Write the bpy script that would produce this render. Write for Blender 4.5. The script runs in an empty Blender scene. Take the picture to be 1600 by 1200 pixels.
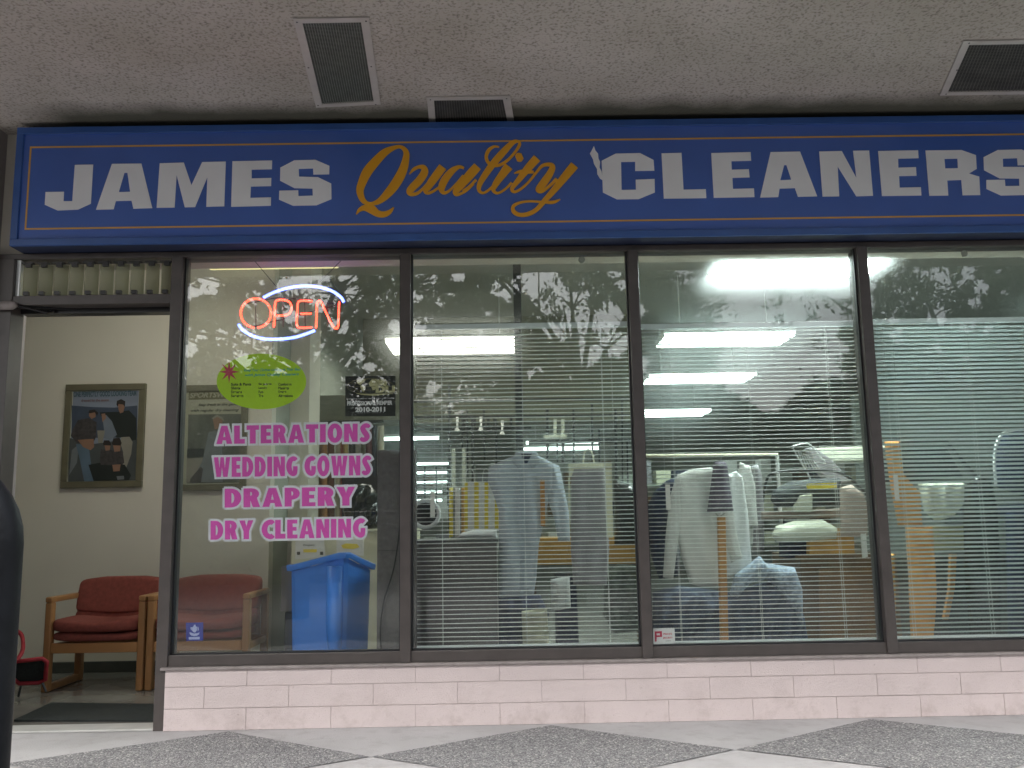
import bpy, bmesh, math, random
import numpy as np
from mathutils import Vector, Matrix
random.seed(7); rng = np.random.default_rng(7)
S = bpy.context.scene; COL = S.collection
# ------------------------------------------------------------------ camera
F, PITCH, YAW, ROLL, DIST, EYE = 1415.67, .1504, .0097, -.0172, 4.5957, .966
cy, sy, cp, sp, cr, sr = math.cos(YAW), math.sin(YAW), math.cos(PITCH), math.sin(PITCH), math.cos(ROLL), math.sin(ROLL)
FW = np.array([sy*cp, cy*cp, sp]); R0 = np.array([cy, -sy, 0.]); U0 = np.cross(R0, FW)
RT = R0*cr+U0*sr; UP = -R0*sr+U0*cr; CAM = np.array([0, -DIST, EYE])
cam = bpy.data.cameras.new('camera'); co = bpy.data.objects.new('camera', cam); COL.objects.link(co)
co.matrix_world = Matrix(((RT[0], UP[0], -FW[0], CAM[0]), (RT[1], UP[1], -FW[1], CAM[1]), (RT[2], UP[2], -FW[2], CAM[2]), (0, 0, 0, 1)))
cam.sensor_width = 36; cam.lens = F/1600*36; cam.clip_start = .05; cam.clip_end = 500
S.camera = co
# ------------------------------------------------------------------ sky, sun, exposure (overcast day)
SUN_EL, SUN_AZ = math.radians(48), math.radians(200)
w = bpy.data.worlds.new('World'); S.world = w; w.use_nodes = True
nt = w.node_tree; bg = nt.nodes['Background']; sky = nt.nodes.new('ShaderNodeTexSky')
sky.sky_type = 'NISHITA'; sky.sun_disc = False; sky.sun_elevation = SUN_EL; sky.sun_rotation = SUN_AZ
sky.air_density = 1.0; sky.dust_density = 4.0; sky.ozone_density = 1.0
hs = nt.nodes.new('ShaderNodeHueSaturation'); hs.inputs['Saturation'].default_value = .42
nt.links.new(sky.outputs[0], hs.inputs['Color']); nt.links.new(hs.outputs[0], bg.inputs[0]); bg.inputs[1].default_value = .15
sl = bpy.data.lights.new('sun', 'SUN'); sl.energy = .8; sl.angle = math.radians(14); sl.color = (1, .97, .93)
so = bpy.data.objects.new('sun', sl); COL.objects.link(so)
sd = Vector((math.sin(SUN_AZ)*math.cos(SUN_EL), math.cos(SUN_AZ)*math.cos(SUN_EL), math.sin(SUN_EL)))
so.rotation_euler = sd.to_track_quat('Z', 'Y').to_euler()
S.view_settings.view_transform = 'Standard'; S.view_settings.look = 'None'; S.view_settings.gamma = 1
S.view_settings.exposure = 1.38
TUBE = 4.2          # radiance of the fluorescent tubes
# ------------------------------------------------------------------ projection helpers
def ray(px, py): return FW+RT*(px-800)/F-UP*(py-600)/F
def at(px, py, Y):
    d = ray(px, py); p = CAM+d*((Y+DIST)/d[1]); return Vector(p)
def atz(px, py, Z):
    d = ray(px, py); p = CAM+d*((Z-EYE)/d[2]); return Vector(p)
# ------------------------------------------------------------------ materials
def lin(c): return tuple(((v/255)/12.92 if v/255 <= .04045 else ((v/255+.055)/1.055)**2.4) for v in c)
def mat(name, col, rough=.7, var=.12, scale=8., bump=0., bscale=60., metal=0., spec=.5, stretch=(1, 1, 1), coat=0.):
    m = bpy.data.materials.new(name); m.use_nodes = True; n = m.node_tree.nodes; l = m.node_tree.links
    b = n['Principled BSDF']; b.inputs['Roughness'].default_value = rough; b.inputs['Metallic'].default_value = metal
    b.inputs['Specular IOR Level'].default_value = spec; b.inputs['Coat Weight'].default_value = coat
    tc = n.new('ShaderNodeTexCoord'); mp = n.new('ShaderNodeMapping'); mp.inputs['Scale'].default_value = stretch
    l.new(tc.outputs['Object'], mp.inputs[0])
    nz = n.new('ShaderNodeTexNoise'); nz.inputs['Scale'].default_value = scale; nz.inputs['Detail'].default_value = 6
    l.new(mp.outputs[0], nz.inputs['Vector'])
    rp = n.new('ShaderNodeValToRGB'); c = Vector(col[:3])
    rp.color_ramp.elements[0].position = .3; rp.color_ramp.elements[1].position = .7
    rp.color_ramp.elements[0].color = (*(c*(1-var)), 1); rp.color_ramp.elements[1].color = (*[min(1, v) for v in c*(1+var)], 1)
    l.new(nz.outputs['Fac'], rp.inputs[0]); l.new(rp.outputs[0], b.inputs['Base Color'])
    if bump:
        n2 = n.new('ShaderNodeTexNoise'); n2.inputs['Scale'].default_value = bscale; n2.inputs['Detail'].default_value = 4
        l.new(mp.outputs[0], n2.inputs['Vector'])
        bp = n.new('ShaderNodeBump'); bp.inputs['Strength'].default_value = bump; bp.inputs['Distance'].default_value = .01
        l.new(n2.outputs['Fac'], bp.inputs['Height']); l.new(bp.outputs[0], b.inputs['Normal'])
    return m
def emit(name, col, st):
    m = bpy.data.materials.new(name); m.use_nodes = True; n = m.node_tree.nodes; l = m.node_tree.links
    b = n['Principled BSDF']; b.inputs['Base Color'].default_value = (*col, 1)
    b.inputs['Emission Color'].default_value = (*col, 1); b.inputs['Emission Strength'].default_value = st
    return m
def glassmat(name, tint=(.93, .95, .93), f0=.062, rough=0.0, haze=.07, dust=.012):
    m = bpy.data.materials.new(name); m.use_nodes = True; n = m.node_tree.nodes; l = m.node_tree.links; n.clear()
    o = n.new('ShaderNodeOutputMaterial'); mx = n.new('ShaderNodeMixShader'); t = n.new('ShaderNodeBsdfTransparent'); g = n.new('ShaderNodeBsdfGlossy')
    t.inputs[0].default_value = (*tint, 1); g.inputs['Roughness'].default_value = rough
    lw = n.new('ShaderNodeLayerWeight'); lw.inputs[0].default_value = .5
    p = n.new('ShaderNodeMath'); p.operation = 'POWER'; p.inputs[1].default_value = 5
    a = n.new('ShaderNodeMath'); a.operation = 'MULTIPLY_ADD'; a.inputs[1].default_value = 1-f0; a.inputs[2].default_value = f0
    l.new(lw.outputs['Facing'], p.inputs[0]); l.new(p.outputs[0], a.inputs[0]); l.new(a.outputs[0], mx.inputs[0])
    rf = n.new('ShaderNodeBsdfRefraction'); rf.inputs['IOR'].default_value = 1.12; rf.inputs['Roughness'].default_value = .55; rf.inputs[0].default_value = (.97, 1, 1, 1)
    m1 = n.new('ShaderNodeMixShader'); m1.inputs[0].default_value = haze; l.new(t.outputs[0], m1.inputs[1]); l.new(rf.outputs[0], m1.inputs[2])
    df = n.new('ShaderNodeBsdfDiffuse'); df.inputs[0].default_value = (.85, .90, .92, 1); tl = n.new('ShaderNodeBsdfTranslucent'); tl.inputs[0].default_value = (.80, .92, .90, 1)
    m2 = n.new('ShaderNodeMixShader'); m2.inputs[0].default_value = .5; l.new(df.outputs[0], m2.inputs[1]); l.new(tl.outputs[0], m2.inputs[2])
    m3 = n.new('ShaderNodeMixShader'); m3.inputs[0].default_value = dust; l.new(m1.outputs[0], m3.inputs[1]); l.new(m2.outputs[0], m3.inputs[2])
    l.new(m3.outputs[0], mx.inputs[1]); l.new(g.outputs[0], mx.inputs[2]); l.new(mx.outputs[0], o.inputs[0])
    return m
# ------------------------------------------------------------------ object helpers
def tag(o, label=None, cat=None, group=None, kind=None):
    if label: o['label'] = label
    if cat: o['category'] = cat
    if group: o['group'] = group
    if kind: o['kind'] = kind
    return o
def empty(name, loc, label, cat, group=None):
    o = bpy.data.objects.new(name, None); o.empty_display_size = .1; COL.objects.link(o); o.location = loc
    return tag(o, label, cat, group)
class MB:
    def __init__(s): s.v = []; s.f = []
    def add(s, vs, fs):
        k = len(s.v); s.v += [tuple(v) for v in vs]; s.f += [tuple(i+k for i in f) for f in fs]; return s
    def box(s, x0, x1, y0, y1, z0, z1):
        return s.add([(x0, y0, z0), (x1, y0, z0), (x1, y1, z0), (x0, y1, z0), (x0, y0, z1), (x1, y0, z1), (x1, y1, z1), (x0, y1, z1)],
                     [(3, 2, 1, 0), (4, 5, 6, 7), (0, 1, 5, 4), (1, 2, 6, 5), (2, 3, 7, 6), (3, 0, 4, 7)])
    def quad(s, a, b, c, d): return s.add([a, b, c, d], [(0, 1, 2, 3)])
    def tube(s, pts, r, n=8, closed=False):
        pts = [Vector(p) for p in pts]; rs = r if isinstance(r, (list, tuple)) else [r]*len(pts)
        N = len(pts); up = None; rings = []
        for i, p in enumerate(pts):
            a = pts[i-1] if (i > 0 or closed) else p; b = pts[(i+1) % N] if (i < N-1 or closed) else p
            t = (b-a).normalized()
            if up is None: up = t.orthogonal().normalized()
            up = (up-t*up.dot(t)).normalized(); q = t.cross(up)
            rings.append([p+(up*math.cos(2*math.pi*k/n)+q*math.sin(2*math.pi*k/n))*rs[i] for k in range(n)])
        vs = [v for rg in rings for v in rg]; fs = []
        for i in range(N if closed else N-1):
            j = (i+1) % N
            for k in range(n): fs.append((i*n+k, i*n+(k+1) % n, j*n+(k+1) % n, j*n+k))
        if not closed: fs.append(tuple(range(n))[::-1]); fs.append(tuple((N-1)*n+k for k in range(n)))
        return s.add(vs, fs)
    def prism(s, pts, Y, th):     # pts pixel outline, placed on the real plane Y
        P = [at(x, y, Y) for x, y in pts]; return s.prismw(P, th)
    def prismw(s, P, th):
        n = len(P); vs = list(P)+[p+Vector((0, th, 0)) for p in P]
        return s.add(vs, [tuple(range(n)), tuple(range(2*n-1, n-1, -1))]+[(i, n+i, n+(i+1) % n, (i+1) % n) for i in range(n)])
    def build(s, name, m, parent=None, smooth=False, bevel=0.):
        me = bpy.data.meshes.new(name); me.from_pydata(s.v, [], s.f)
        o = bpy.data.objects.new(name, me); COL.objects.link(o)
        bm = bmesh.new(); bm.from_mesh(me); bmesh.ops.recalc_face_normals(bm, faces=bm.faces)
        cen = Vector()
        if not parent:
            for v in bm.verts: cen += v.co
            cen /= max(1, len(bm.verts)); cen.z = min(v.co.z for v in bm.verts)
        else: cen = parent_world(parent)
        for v in bm.verts: v.co -= cen
        bm.to_mesh(me); bm.free()
        if parent: o.parent = parent
        else: o.location = cen
        me.materials.append(m)
        if smooth:
            for p in me.polygons: p.use_smooth = True
        if bevel:
            b = o.modifiers.new('bevel', 'BEVEL'); b.width = bevel; b.segments = 2; b.limit_method = 'ANGLE'
        return o
def parent_world(p):
    c = Vector()
    while p: c += Vector(p.location); p = p.parent
    return c
def struct(o): o['kind'] = 'structure'; return o
def cushion(sx, sy, sz, e=.35, n=24, m=14, seam=None):
    vs = []; fs = []
    def pw(v): return math.copysign(abs(v)**e, v)
    for i in range(m+1):
        ph = -math.pi/2+math.pi*i/m
        for k in range(n):
            th = 2*math.pi*k/n
            vs.append(Vector((pw(math.cos(ph))*pw(math.cos(th))*sx/2, pw(math.cos(ph))*pw(math.sin(th))*sy/2, pw(math.sin(ph))*sz/2)))
    for i in range(m):
        for k in range(n): fs.append((i*n+k, i*n+(k+1) % n, (i+1)*n+(k+1) % n, (i+1)*n+k))
    return vs, fs
# curve based fills (letters, decals): loops in local (u,v) plane -> flat mesh with thickness
def fill_loops(loops, offset=0., thick=.001):
    cu = bpy.data.curves.new('c', 'CURVE'); cu.dimensions = '2D'; cu.fill_mode = 'BOTH'; cu.extrude = thick/2; cu.offset = offset
    for lp in loops:
        sp_ = cu.splines.new('POLY'); sp_.points.add(len(lp)-1)
        for i, p in enumerate(lp): sp_.points[i].co = (p[0], p[1], 0, 1)
        sp_.use_cyclic_u = True
    return curve_data(cu)
def curve_data(cu):
    o = bpy.data.objects.new('tmp', cu); COL.objects.link(o); bpy.context.view_layer.update()
    me = bpy.data.meshes.new_from_object(o.evaluated_get(bpy.context.evaluated_depsgraph_get()))
    vs = [v.co.copy() for v in me.vertices]; fs = [tuple(p.vertices) for p in me.polygons]
    COL.objects.unlink(o); bpy.data.objects.remove(o); bpy.data.meshes.remove(me); return vs, fs
def decal_px(loops, Y, thick=.002, offset=0.):     # pixel loops on plane y=Y, body extends towards the viewer
    L = []
    for lp in loops:
        L.append([(at(x, y, Y).x, at(x, y, Y).z) for x, y in lp])
    vs, fs = fill_loops(L, offset, thick)
    return [Vector((v.x, Y-v.z, v.y)) for v in vs], fs
def text_fit(s, x0, x1, yt, yb, Y, offs=(0.,), thick=.001, slope=-.019, shear=0., spacing=1.0, gaps=.0006):
    # flat text on plane Y, fitted to the area x0..x1, yt..yb; returns one mesh for every offset
    def td(off):
        cu = bpy.data.curves.new('t', 'FONT'); cu.body = s; cu.size = 1; cu.offset = off; cu.extrude = 0; cu.shear = shear; cu.space_character = spacing
        return curve_data(cu)
    base = td(offs[0])[0]; a0 = min(v.x for v in base); a1 = max(v.x for v in base); b0 = min(v.y for v in base); b1 = max(v.y for v in base)
    BL = at(x0, yb-(x0-(x0+x1)/2)*-slope, Y); BR = at(x1, yb-(x1-(x0+x1)/2)*-slope, Y); TL = at(x0, yt-(x0-(x0+x1)/2)*-slope, Y)
    out = []
    for i, off in enumerate(offs):
        vs, fs = td(off)
        out.append(([BL+(BR-BL)*((v.x-a0)/(a1-a0))+(TL-BL)*((v.y-b0)/(b1-b0))+Vector((0, i*gaps, 0)) for v in vs], fs))
    return out
def mesh_of(vf, name, m, parent=None, **k): return MB().add(*vf).build(name, m, parent, **k)
def catmull(pts, n=6, closed=False):
    P = [np.array(p, float) for p in pts]; N = len(P); out = []
    rng_ = range(N) if closed else range(N-1)
    for i in rng_:
        if closed: a, b, c, d = P[i-1], P[i], P[(i+1) % N], P[(i+2) % N]
        else: a, b, c, d = P[max(i-1, 0)], P[i], P[i+1], P[min(i+2, N-1)]
        for k in range(n):
            t = k/n; out.append(.5*((2*b)+(-a+c)*t+(2*a-5*b+4*c-d)*t*t+(-a+3*b-3*c+d)*t**3))
    if not closed: out.append(P[-1])
    return out
def ribbon(pts, closed=False, n=7):          # (x,y,width) centre line -> outline loops
    C = catmull(pts, n, closed); N = len(C); L = []; R_ = []
    for i, c in enumerate(C):
        a = C[i-1] if (i > 0 or closed) else c; b = C[(i+1) % N] if (i < N-1 or closed) else c
        t = (b-a)[:2]; t = t/(np.linalg.norm(t)+1e-9); nn = np.array([-t[1], t[0]])*max(c[2], 1)/2
        L.append(c[:2]+nn); R_.append(c[:2]-nn)
    return L, R_
def ribbon_mesh(pts, Y, thick, closed=False, tr=lambda x, y: (x, y)):
    L, R_ = ribbon(pts, closed); N = len(L); P = [at(*tr(*p), Y) for p in L]+[at(*tr(*p), Y) for p in R_]
    m = MB(); vs = P+[p+Vector((0, -thick-.0006*((k % N)/N), 0)) for k, p in enumerate(P)]; fs = []
    for i in range(N if closed else N-1):
        j = (i+1) % N
        fs += [(2*N+i, 2*N+j, 3*N+j, 3*N+i), (i, j, 2*N+j, 2*N+i), (N+i, N+j, 3*N+j, 3*N+i)]
    return vs, fs
# puffed cloth shape: outline (pixels) filled with a fine grid, rounded towards the rim, with folds
def puff(pts, Y, depth, folds=(0, 30), cell=.008, rim=.05, seed=0, fold2=0.):
    P = np.array([(at(x, y, Y).x, at(x, y, Y).z) for x, y in pts]); N = len(P)
    x0, z0 = P.min(0)-cell; x1, z1 = P.max(0)+cell
    nx = int((x1-x0)/cell)+2; nz = int((z1-z0)/cell)+2
    X, Z = np.meshgrid(x0+np.arange(nx)*cell, z0+np.arange(nz)*cell, indexing='ij'); Q = np.stack([X.ravel(), Z.ravel()], 1)
    ins = np.zeros(len(Q), bool); best = np.full(len(Q), 1e9); near = Q.copy()
    for i in range(N):
        a, b = P[i], P[(i+1) % N]
        c = ((a[1] > Q[:, 1]) != (b[1] > Q[:, 1])) & (Q[:, 0] < (b[0]-a[0])*(Q[:, 1]-a[1])/((b[1]-a[1])+1e-12)+a[0]); ins ^= c
        t = np.clip(((Q-a)@(b-a))/((b-a)@(b-a)+1e-12), 0, 1); pr_ = a+t[:, None]*(b-a); d = np.linalg.norm(Q-pr_, axis=1)
        k = d < best; best[k] = d[k]; near[k] = pr_[k]
    h = np.where(ins, depth*np.sqrt(np.clip(1-(1-np.clip(best/rim, 0, 1))**2, 0, 1)), 0)
    Q2 = np.where(ins[:, None], Q, near); r = np.random.default_rng(seed); amp, fr = folds
    fo = np.zeros(len(Q))
    if amp:
        for k in range(4):
            ph = r.uniform(0, 6); f_ = fr*r.uniform(.6, 1.6); sl_ = r.uniform(-.35, .35)
            fo += amp*.5*np.sin(f_*(Q2[:, 0]+sl_*Q2[:, 1])+ph+.7*np.sin(5*Q2[:, 1]+ph))
    if fold2:
        for k in range(5):
            an = r.uniform(0, 3.14); f_ = r.uniform(25, 70); fo += fold2*.5*np.sin(f_*(Q2[:, 0]*math.cos(an)+Q2[:, 1]*math.sin(an))+r.uniform(0, 6)+2*np.sin(9*Q2[:, 0]))
    fo *= np.clip(best/.03, 0, 1)*ins
    ins2 = ins.reshape(nx, nz); keep = ins2[:-1, :-1] | ins2[1:, :-1] | ins2[:-1, 1:] | ins2[1:, 1:]
    idx = np.arange(nx*nz).reshape(nx, nz); I, J = np.where(keep)
    q = np.stack([idx[I, J], idx[I+1, J], idx[I+1, J+1], idx[I, J+1]], 1)
    used = np.unique(q); mp = -np.ones(nx*nz, int); mp[used] = np.arange(len(used)); q = mp[q]; n = len(used)
    fr_ = np.stack([Q2[used, 0], Y-h[used]-fo[used], Q2[used, 1]], 1); bk = np.stack([Q2[used, 0], Y+.6*h[used]+.004, Q2[used, 1]], 1)
    return [tuple(v) for v in np.concatenate([fr_, bk])], [tuple(f) for f in q]+[tuple(f[::-1]+n) for f in q]
def cloth(name, pts, Y, depth, m, label, cat, group=None, **k):
    vs, fs = puff(pts, Y, depth, **k)
    o = MB().add(vs, fs).build(name, m, smooth=True); bm = bmesh.new(); bm.from_mesh(o.data)
    bmesh.ops.remove_doubles(bm, verts=bm.verts, dist=.0005); bmesh.ops.recalc_face_normals(bm, faces=bm.faces); bm.to_mesh(o.data); bm.free()
    return tag(o, label, cat, group)

# ================================================================== MATERIALS
M = {}
M['concrete'] = mat('concrete', (.42, .41, .40), .85, .10, 3, .3, 90)
M['pinkblock'] = mat('painted_block', (.60, .52, .508), .75, .035, 5, .35, 140)
M['mortar'] = mat('painted_joint', (.45, .385, .375), .85, .05, 9)
M['bronze'] = mat('bronze_frame', (.070, .060, .056), .38, .12, 14, spec=.5)
M['sill'] = mat('sill_flashing', (.27, .24, .23), .5, .18, 20, .1, 80)
M['blackrub'] = mat('gasket', (.012, .013, .016), .5, .1)
M['blue'] = mat('sign_blue', (.062, .14, .47), .22, .05, 3, coat=.15)
M['bluerim'] = mat('sign_rim', (.038, .105, .33), .30, .10, 5)
M['white'] = mat('sign_white', (.85, .87, .90), .16, .03, 6, coat=.25)
M['gold'] = mat('sign_gold', (.80, .385, .02), .3, .04, 6)
M['goldline'] = mat('sign_line', (.66, .36, .07), .35, .04, 6)
M['glass'] = glassmat('window_glass')
M['walls'] = mat('cream_wall', (.66, .63, .54), .8, .03, 2, .06, 200)
M['wallgrey'] = mat('grey_wall', (.36, .38, .33), .8, .08, 2)
M['ceil'] = mat('interior_ceiling', (.46, .46, .41), .8, .05, 2)
M['floor'] = mat('interior_floor', (.20, .19, .17), .22, .2, 4)
M['black'] = mat('black_paint', (.012, .012, .013), .35, .1)
M['dark'] = mat('dark_metal', (.03, .032, .034), .4, .15)
M['tubelight'] = emit('fluorescent_diffuser', (1, 1, .90), TUBE)
M['coolight'] = emit('cool_fluorescent_diffuser', (.78, 1, .96), TUBE)
M['housing'] = mat('lamp_housing', (.75, .75, .72), .4, .03)
M['slat'] = mat('blind_slat', (.86, .89, .87), .3, .03, 5)
M['slatrail'] = mat('blind_rail', (.78, .84, .86), .35, .03, 5)
M['cord'] = mat('blind_cord', (.75, .78, .75), .7, .03)
M['wood'] = mat('oak', (.33, .165, .062), .4, .25, 6, .1, 90, stretch=(1, 1, .15))
M['woodx'] = mat('oak_rail', (.33, .165, .062), .4, .25, 6, .1, 90, stretch=(.15, 1, 1))
M['redcloth'] = mat('rust_fabric', (.235, .056, .040), .9, .15, 40, .5, 400)
M['red'] = mat('red_fabric', (.33, .02, .03), .7, .15, 30)
M['mat'] = mat('rubber_mat', (.020, .026, .024), .9, .3, 60, .6, 300)
M['binblue'] = mat('blue_plastic', (.045, .23, .78), .38, .04, 3)
M['carpet'] = mat('grey_carpet', (.165, .150, .150), .95, .14, 40, .5, 400)
M['cream'] = mat('cream_laminate', (.70, .68, .50), .6, .05)
M['paper'] = mat('paper', (.78, .78, .74), .7, .03)
M['greyblue'] = mat('pale_blue_cotton', (.42, .47, .53), .85, .08, 12, .3, 250)
M['wht'] = mat('white_cotton', (.76, .78, .78), .85, .07, 12, .3, 250)
M['coat'] = mat('off_white_cotton', (.66, .66, .63), .85, .08, 12, .3, 250)
M['bag'] = mat('grey_garment_bag', (.27, .26, .28), .35, .2, 10)
M['yellow'] = mat('yellow_print', (.85, .66, .03), .6, .06)
M['tan'] = mat('ochre_board', (.56, .30, .055), .6, .15, 8)
M['brown'] = mat('brown_board', (.115, .062, .022), .6, .25, 8, stretch=(1, 1, .3))
M['post'] = mat('orange_wood', (.45, .20, .04), .5, .2, 10, stretch=(1, 1, .2))
M['navy'] = mat('navy_cloth', (.012, .022, .06), .9, .3, 20, .3, 200)
M['denim'] = mat('blue_denim', (.045, .065, .11), .9, .3, 25, .4, 200)
M['palestripe'] = mat('pale_blue_print', (.30, .36, .45), .85, .45, 45, .4, 200)
M['purple'] = mat('plum_stripe', (.105, .085, .125), .8, .45, 6, stretch=(14, 1, .3))
M['pad'] = mat('press_pad', (.022, .028, .03), .8, .15, 20)
M['padcover'] = mat('cream_pad', (.60, .62, .50), .85, .08)
M['pinkboard'] = mat('pink_board', (.40, .32, .27), .85, .08)
M['steel'] = mat('brushed_steel', (.75, .78, .78), .3, .05, 10, metal=.3)
M['orange'] = mat('orange_cloth', (.66, .30, .07), .85, .2, 14)
M['plastic'] = mat('black_plastic', (.012, .014, .012), .18, .3, 15, .8, 25)
M['asphalt'] = mat('asphalt', (.085, .085, .087), .9, .25, 30, .3, 200)

def soffit_material():
    m = bpy.data.materials.new('stucco'); m.use_nodes = True; n = m.node_tree.nodes; l = m.node_tree.links; b = n['Principled BSDF']
    b.inputs['Roughness'].default_value = .95
    g = n.new('ShaderNodeNewGeometry'); sx = n.new('ShaderNodeSeparateXYZ'); l.new(g.outputs['Position'], sx.inputs[0])
    n1 = n.new('ShaderNodeTexNoise'); n1.inputs['Scale'].default_value = 75; n1.inputs['Detail'].default_value = 4; l.new(g.outputs['Position'], n1.inputs[0])
    r1 = n.new('ShaderNodeValToRGB'); e = r1.color_ramp.elements; e[0].position = .30; e[0].color = (.24, .215, .19, 1); e[1].position = .50; e[1].color = (.50, .46, .425, 1)
    l.new(n1.outputs['Fac'], r1.inputs[0])
    n2 = n.new('ShaderNodeTexNoise'); n2.inputs['Scale'].default_value = 2.2; n2.inputs['Detail'].default_value = 5; l.new(g.outputs['Position'], n2.inputs[0])
    r2 = n.new('ShaderNodeValToRGB'); r2.color_ramp.elements[0].position = .3; r2.color_ramp.elements[0].color = (.80, .79, .74, 1); r2.color_ramp.elements[1].position = .7
    r2.color_ramp.elements[1].color = (1.0, .99, .98, 1); l.new(n2.outputs['Fac'], r2.inputs[0])
    mx = n.new('ShaderNodeMix'); mx.data_type = 'RGBA'; mx.blend_type = 'MULTIPLY'; mx.inputs[0].default_value = 1
    l.new(r1.outputs[0], mx.inputs[6]); l.new(r2.outputs[0], mx.inputs[7])
    # mouldy dirt on the stucco along the sign, gap shadow painted in with it
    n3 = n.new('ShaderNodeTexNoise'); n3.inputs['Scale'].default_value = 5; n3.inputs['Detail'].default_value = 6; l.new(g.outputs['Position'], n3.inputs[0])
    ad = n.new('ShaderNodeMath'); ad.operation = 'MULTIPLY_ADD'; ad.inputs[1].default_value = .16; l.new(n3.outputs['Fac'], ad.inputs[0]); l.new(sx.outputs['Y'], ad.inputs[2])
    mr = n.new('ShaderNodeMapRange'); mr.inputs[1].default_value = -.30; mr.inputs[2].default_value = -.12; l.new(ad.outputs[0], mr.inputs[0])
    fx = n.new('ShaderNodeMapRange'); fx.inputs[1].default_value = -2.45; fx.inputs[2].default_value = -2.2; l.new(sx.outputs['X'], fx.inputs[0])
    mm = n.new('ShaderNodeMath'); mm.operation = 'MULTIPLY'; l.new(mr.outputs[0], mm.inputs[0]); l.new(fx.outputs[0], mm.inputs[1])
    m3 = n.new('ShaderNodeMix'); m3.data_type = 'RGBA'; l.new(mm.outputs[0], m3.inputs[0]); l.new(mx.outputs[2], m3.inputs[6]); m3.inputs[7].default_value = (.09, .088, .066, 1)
    l.new(m3.outputs[2], b.inputs['Base Color'])
    bp = n.new('ShaderNodeBump'); bp.inputs['Strength'].default_value = .7; bp.inputs['Distance'].default_value = .006; l.new(n1.outputs['Fac'], bp.inputs['Height']); l.new(bp.outputs[0], b.inputs['Normal'])
    return m
def aggregate_material():
    m = bpy.data.materials.new('aggregate'); m.use_nodes = True; n = m.node_tree.nodes; l = m.node_tree.links; b = n['Principled BSDF']
    b.inputs['Roughness'].default_value = .8; g = n.new('ShaderNodeNewGeometry')
    v = n.new('ShaderNodeTexVoronoi'); v.inputs['Scale'].default_value = 165; l.new(g.outputs['Position'], v.inputs['Vector'])
    sp_ = n.new('ShaderNodeSeparateColor'); l.new(v.outputs['Color'], sp_.inputs[0])
    r = n.new('ShaderNodeValToRGB'); r.color_ramp.interpolation = 'CONSTANT'; e = r.color_ramp.elements; e[0].color = (.125, .127, .135, 1); e[1].position = .28; e[1].color = (.20, .20, .205, 1)
    for p, c in ((.55, (.27, .27, .275, 1)), (.82, (.36, .36, .355, 1)), (.94, (.52, .51, .49, 1))):
        q = e.new(p); q.color = c
    l.new(sp_.outputs[0], r.inputs[0]); l.new(r.outputs[0], b.inputs['Base Color'])
    bp = n.new('ShaderNodeBump'); bp.inputs['Strength'].default_value = .8; bp.inputs['Distance'].default_value = .006; bp.invert = True
    l.new(v.outputs['Distance'], bp.inputs['Height']); l.new(bp.outputs[0], b.inputs['Normal']); return m
def walk_material():
    m = mat('pavement_concrete', (.41, .405, .41), .85, .10, 2.5, .25, 120); return m

# ================================================================== SETTING
struct(MB().quad((-150, -150, -.52), (150, -150, -.52), (150, 150, -.52), (-150, 150, -.52)).build('ground', M['asphalt']))
m = MB(); m.box(-9, 9, -2.40, .0, -.3, 0); pav = struct(m.build('pavement', walk_material()))
struct(MB().box(-9, 9, -2.56, -2.402, -.52, .004).build('kerb', M['concrete']))
ag = MB()
for k in range(-5, 7):
    for j in range(3):
        cx = -.555+.755+1.53*k+(.765 if j % 2 else 0)-.0; c_y = -.60-j*.54*2+(.0)
        if j == 1: continue
        ag.add([(cx-.775, c_y-.01, .004), (cx, c_y-.50, .004), (cx+.745, c_y-.01, .004), (cx, c_y+.51, .004)], [(0, 1, 2, 3)])
struct(ag.build('aggregate_paving', aggregate_material()))
SOF = 3.05; EAVE = -2.86
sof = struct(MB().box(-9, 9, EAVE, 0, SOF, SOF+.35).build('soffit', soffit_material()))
struct(MB().box(-9, 9, .001, .3, 2.382, 3.6).build('upper_wall', M['walls']))
struct(MB().box(-4.6, 7.2, .0, 16, -.20, -.001).build('interior_floor', M['floor']))
struct(MB().box(-4.6, 7.2, .31, 16, 3.3, 3.4).build('interior_ceiling', M['ceil']))
struct(MB().box(-4.6, -1.65, 1.82, 1.94, 0, 3.299).build('waiting_area_wall', M['walls']))
struct(MB().box(-4.72, -4.6, .0, 16, 0, 3.299).build('side_wall', M['walls']))
struct(MB().box(7.2, 7.32, .0, 16, 0, 3.299).build('side_wall', M['wallgrey']))
struct(MB().box(-4.6, 7.2, 16, 16.1, 0, 3.299).build('back_wall', M['wallgrey']))
struct(MB().box(-1.77, -1.65, 1.941, 5.5, 0, 3.298).build('partition_wall', M['wallgrey']))
struct(MB().box(-1.648, -1.5, 2.35, 2.75, 0, 3.298).build('column', M['walls']))
struct(MB().box(-1.6, 1.6, 5.6, 5.9, 2.08, 3.298).build('bulkhead', mat('olive_bulkhead', (.22, .22, .16), .8, .1, 3)))
struct(MB().box(-4.6, -1.65, 1.79, 1.819, 0.0, .07).build('baseboard', mat('baseboard', (.06, .065, .055), .6, .2)))
o = MB().box(*[at(803, 500, 2.9).x, at(815, 500, 2.9).x], 2.9, 3.0, 0, 3.298).build('post', M['dark'])
tag(o, 'slim dark full-height post behind the second window, at the end of the lamp', 'post')

# neighbouring wall beyond the doorway (left edge)
JL = -2.515; JR = -1.70     # door opening
tag(MB().box(-9, -2.62, -.12, .3, .001, SOF-.002).build('plaster_pier', mat('pier_plaster', (.33, .30, .29), .85, .05, 3, .2, 100)),
    'grey plaster pier at the far left beside the doorway', 'pier')

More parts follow.
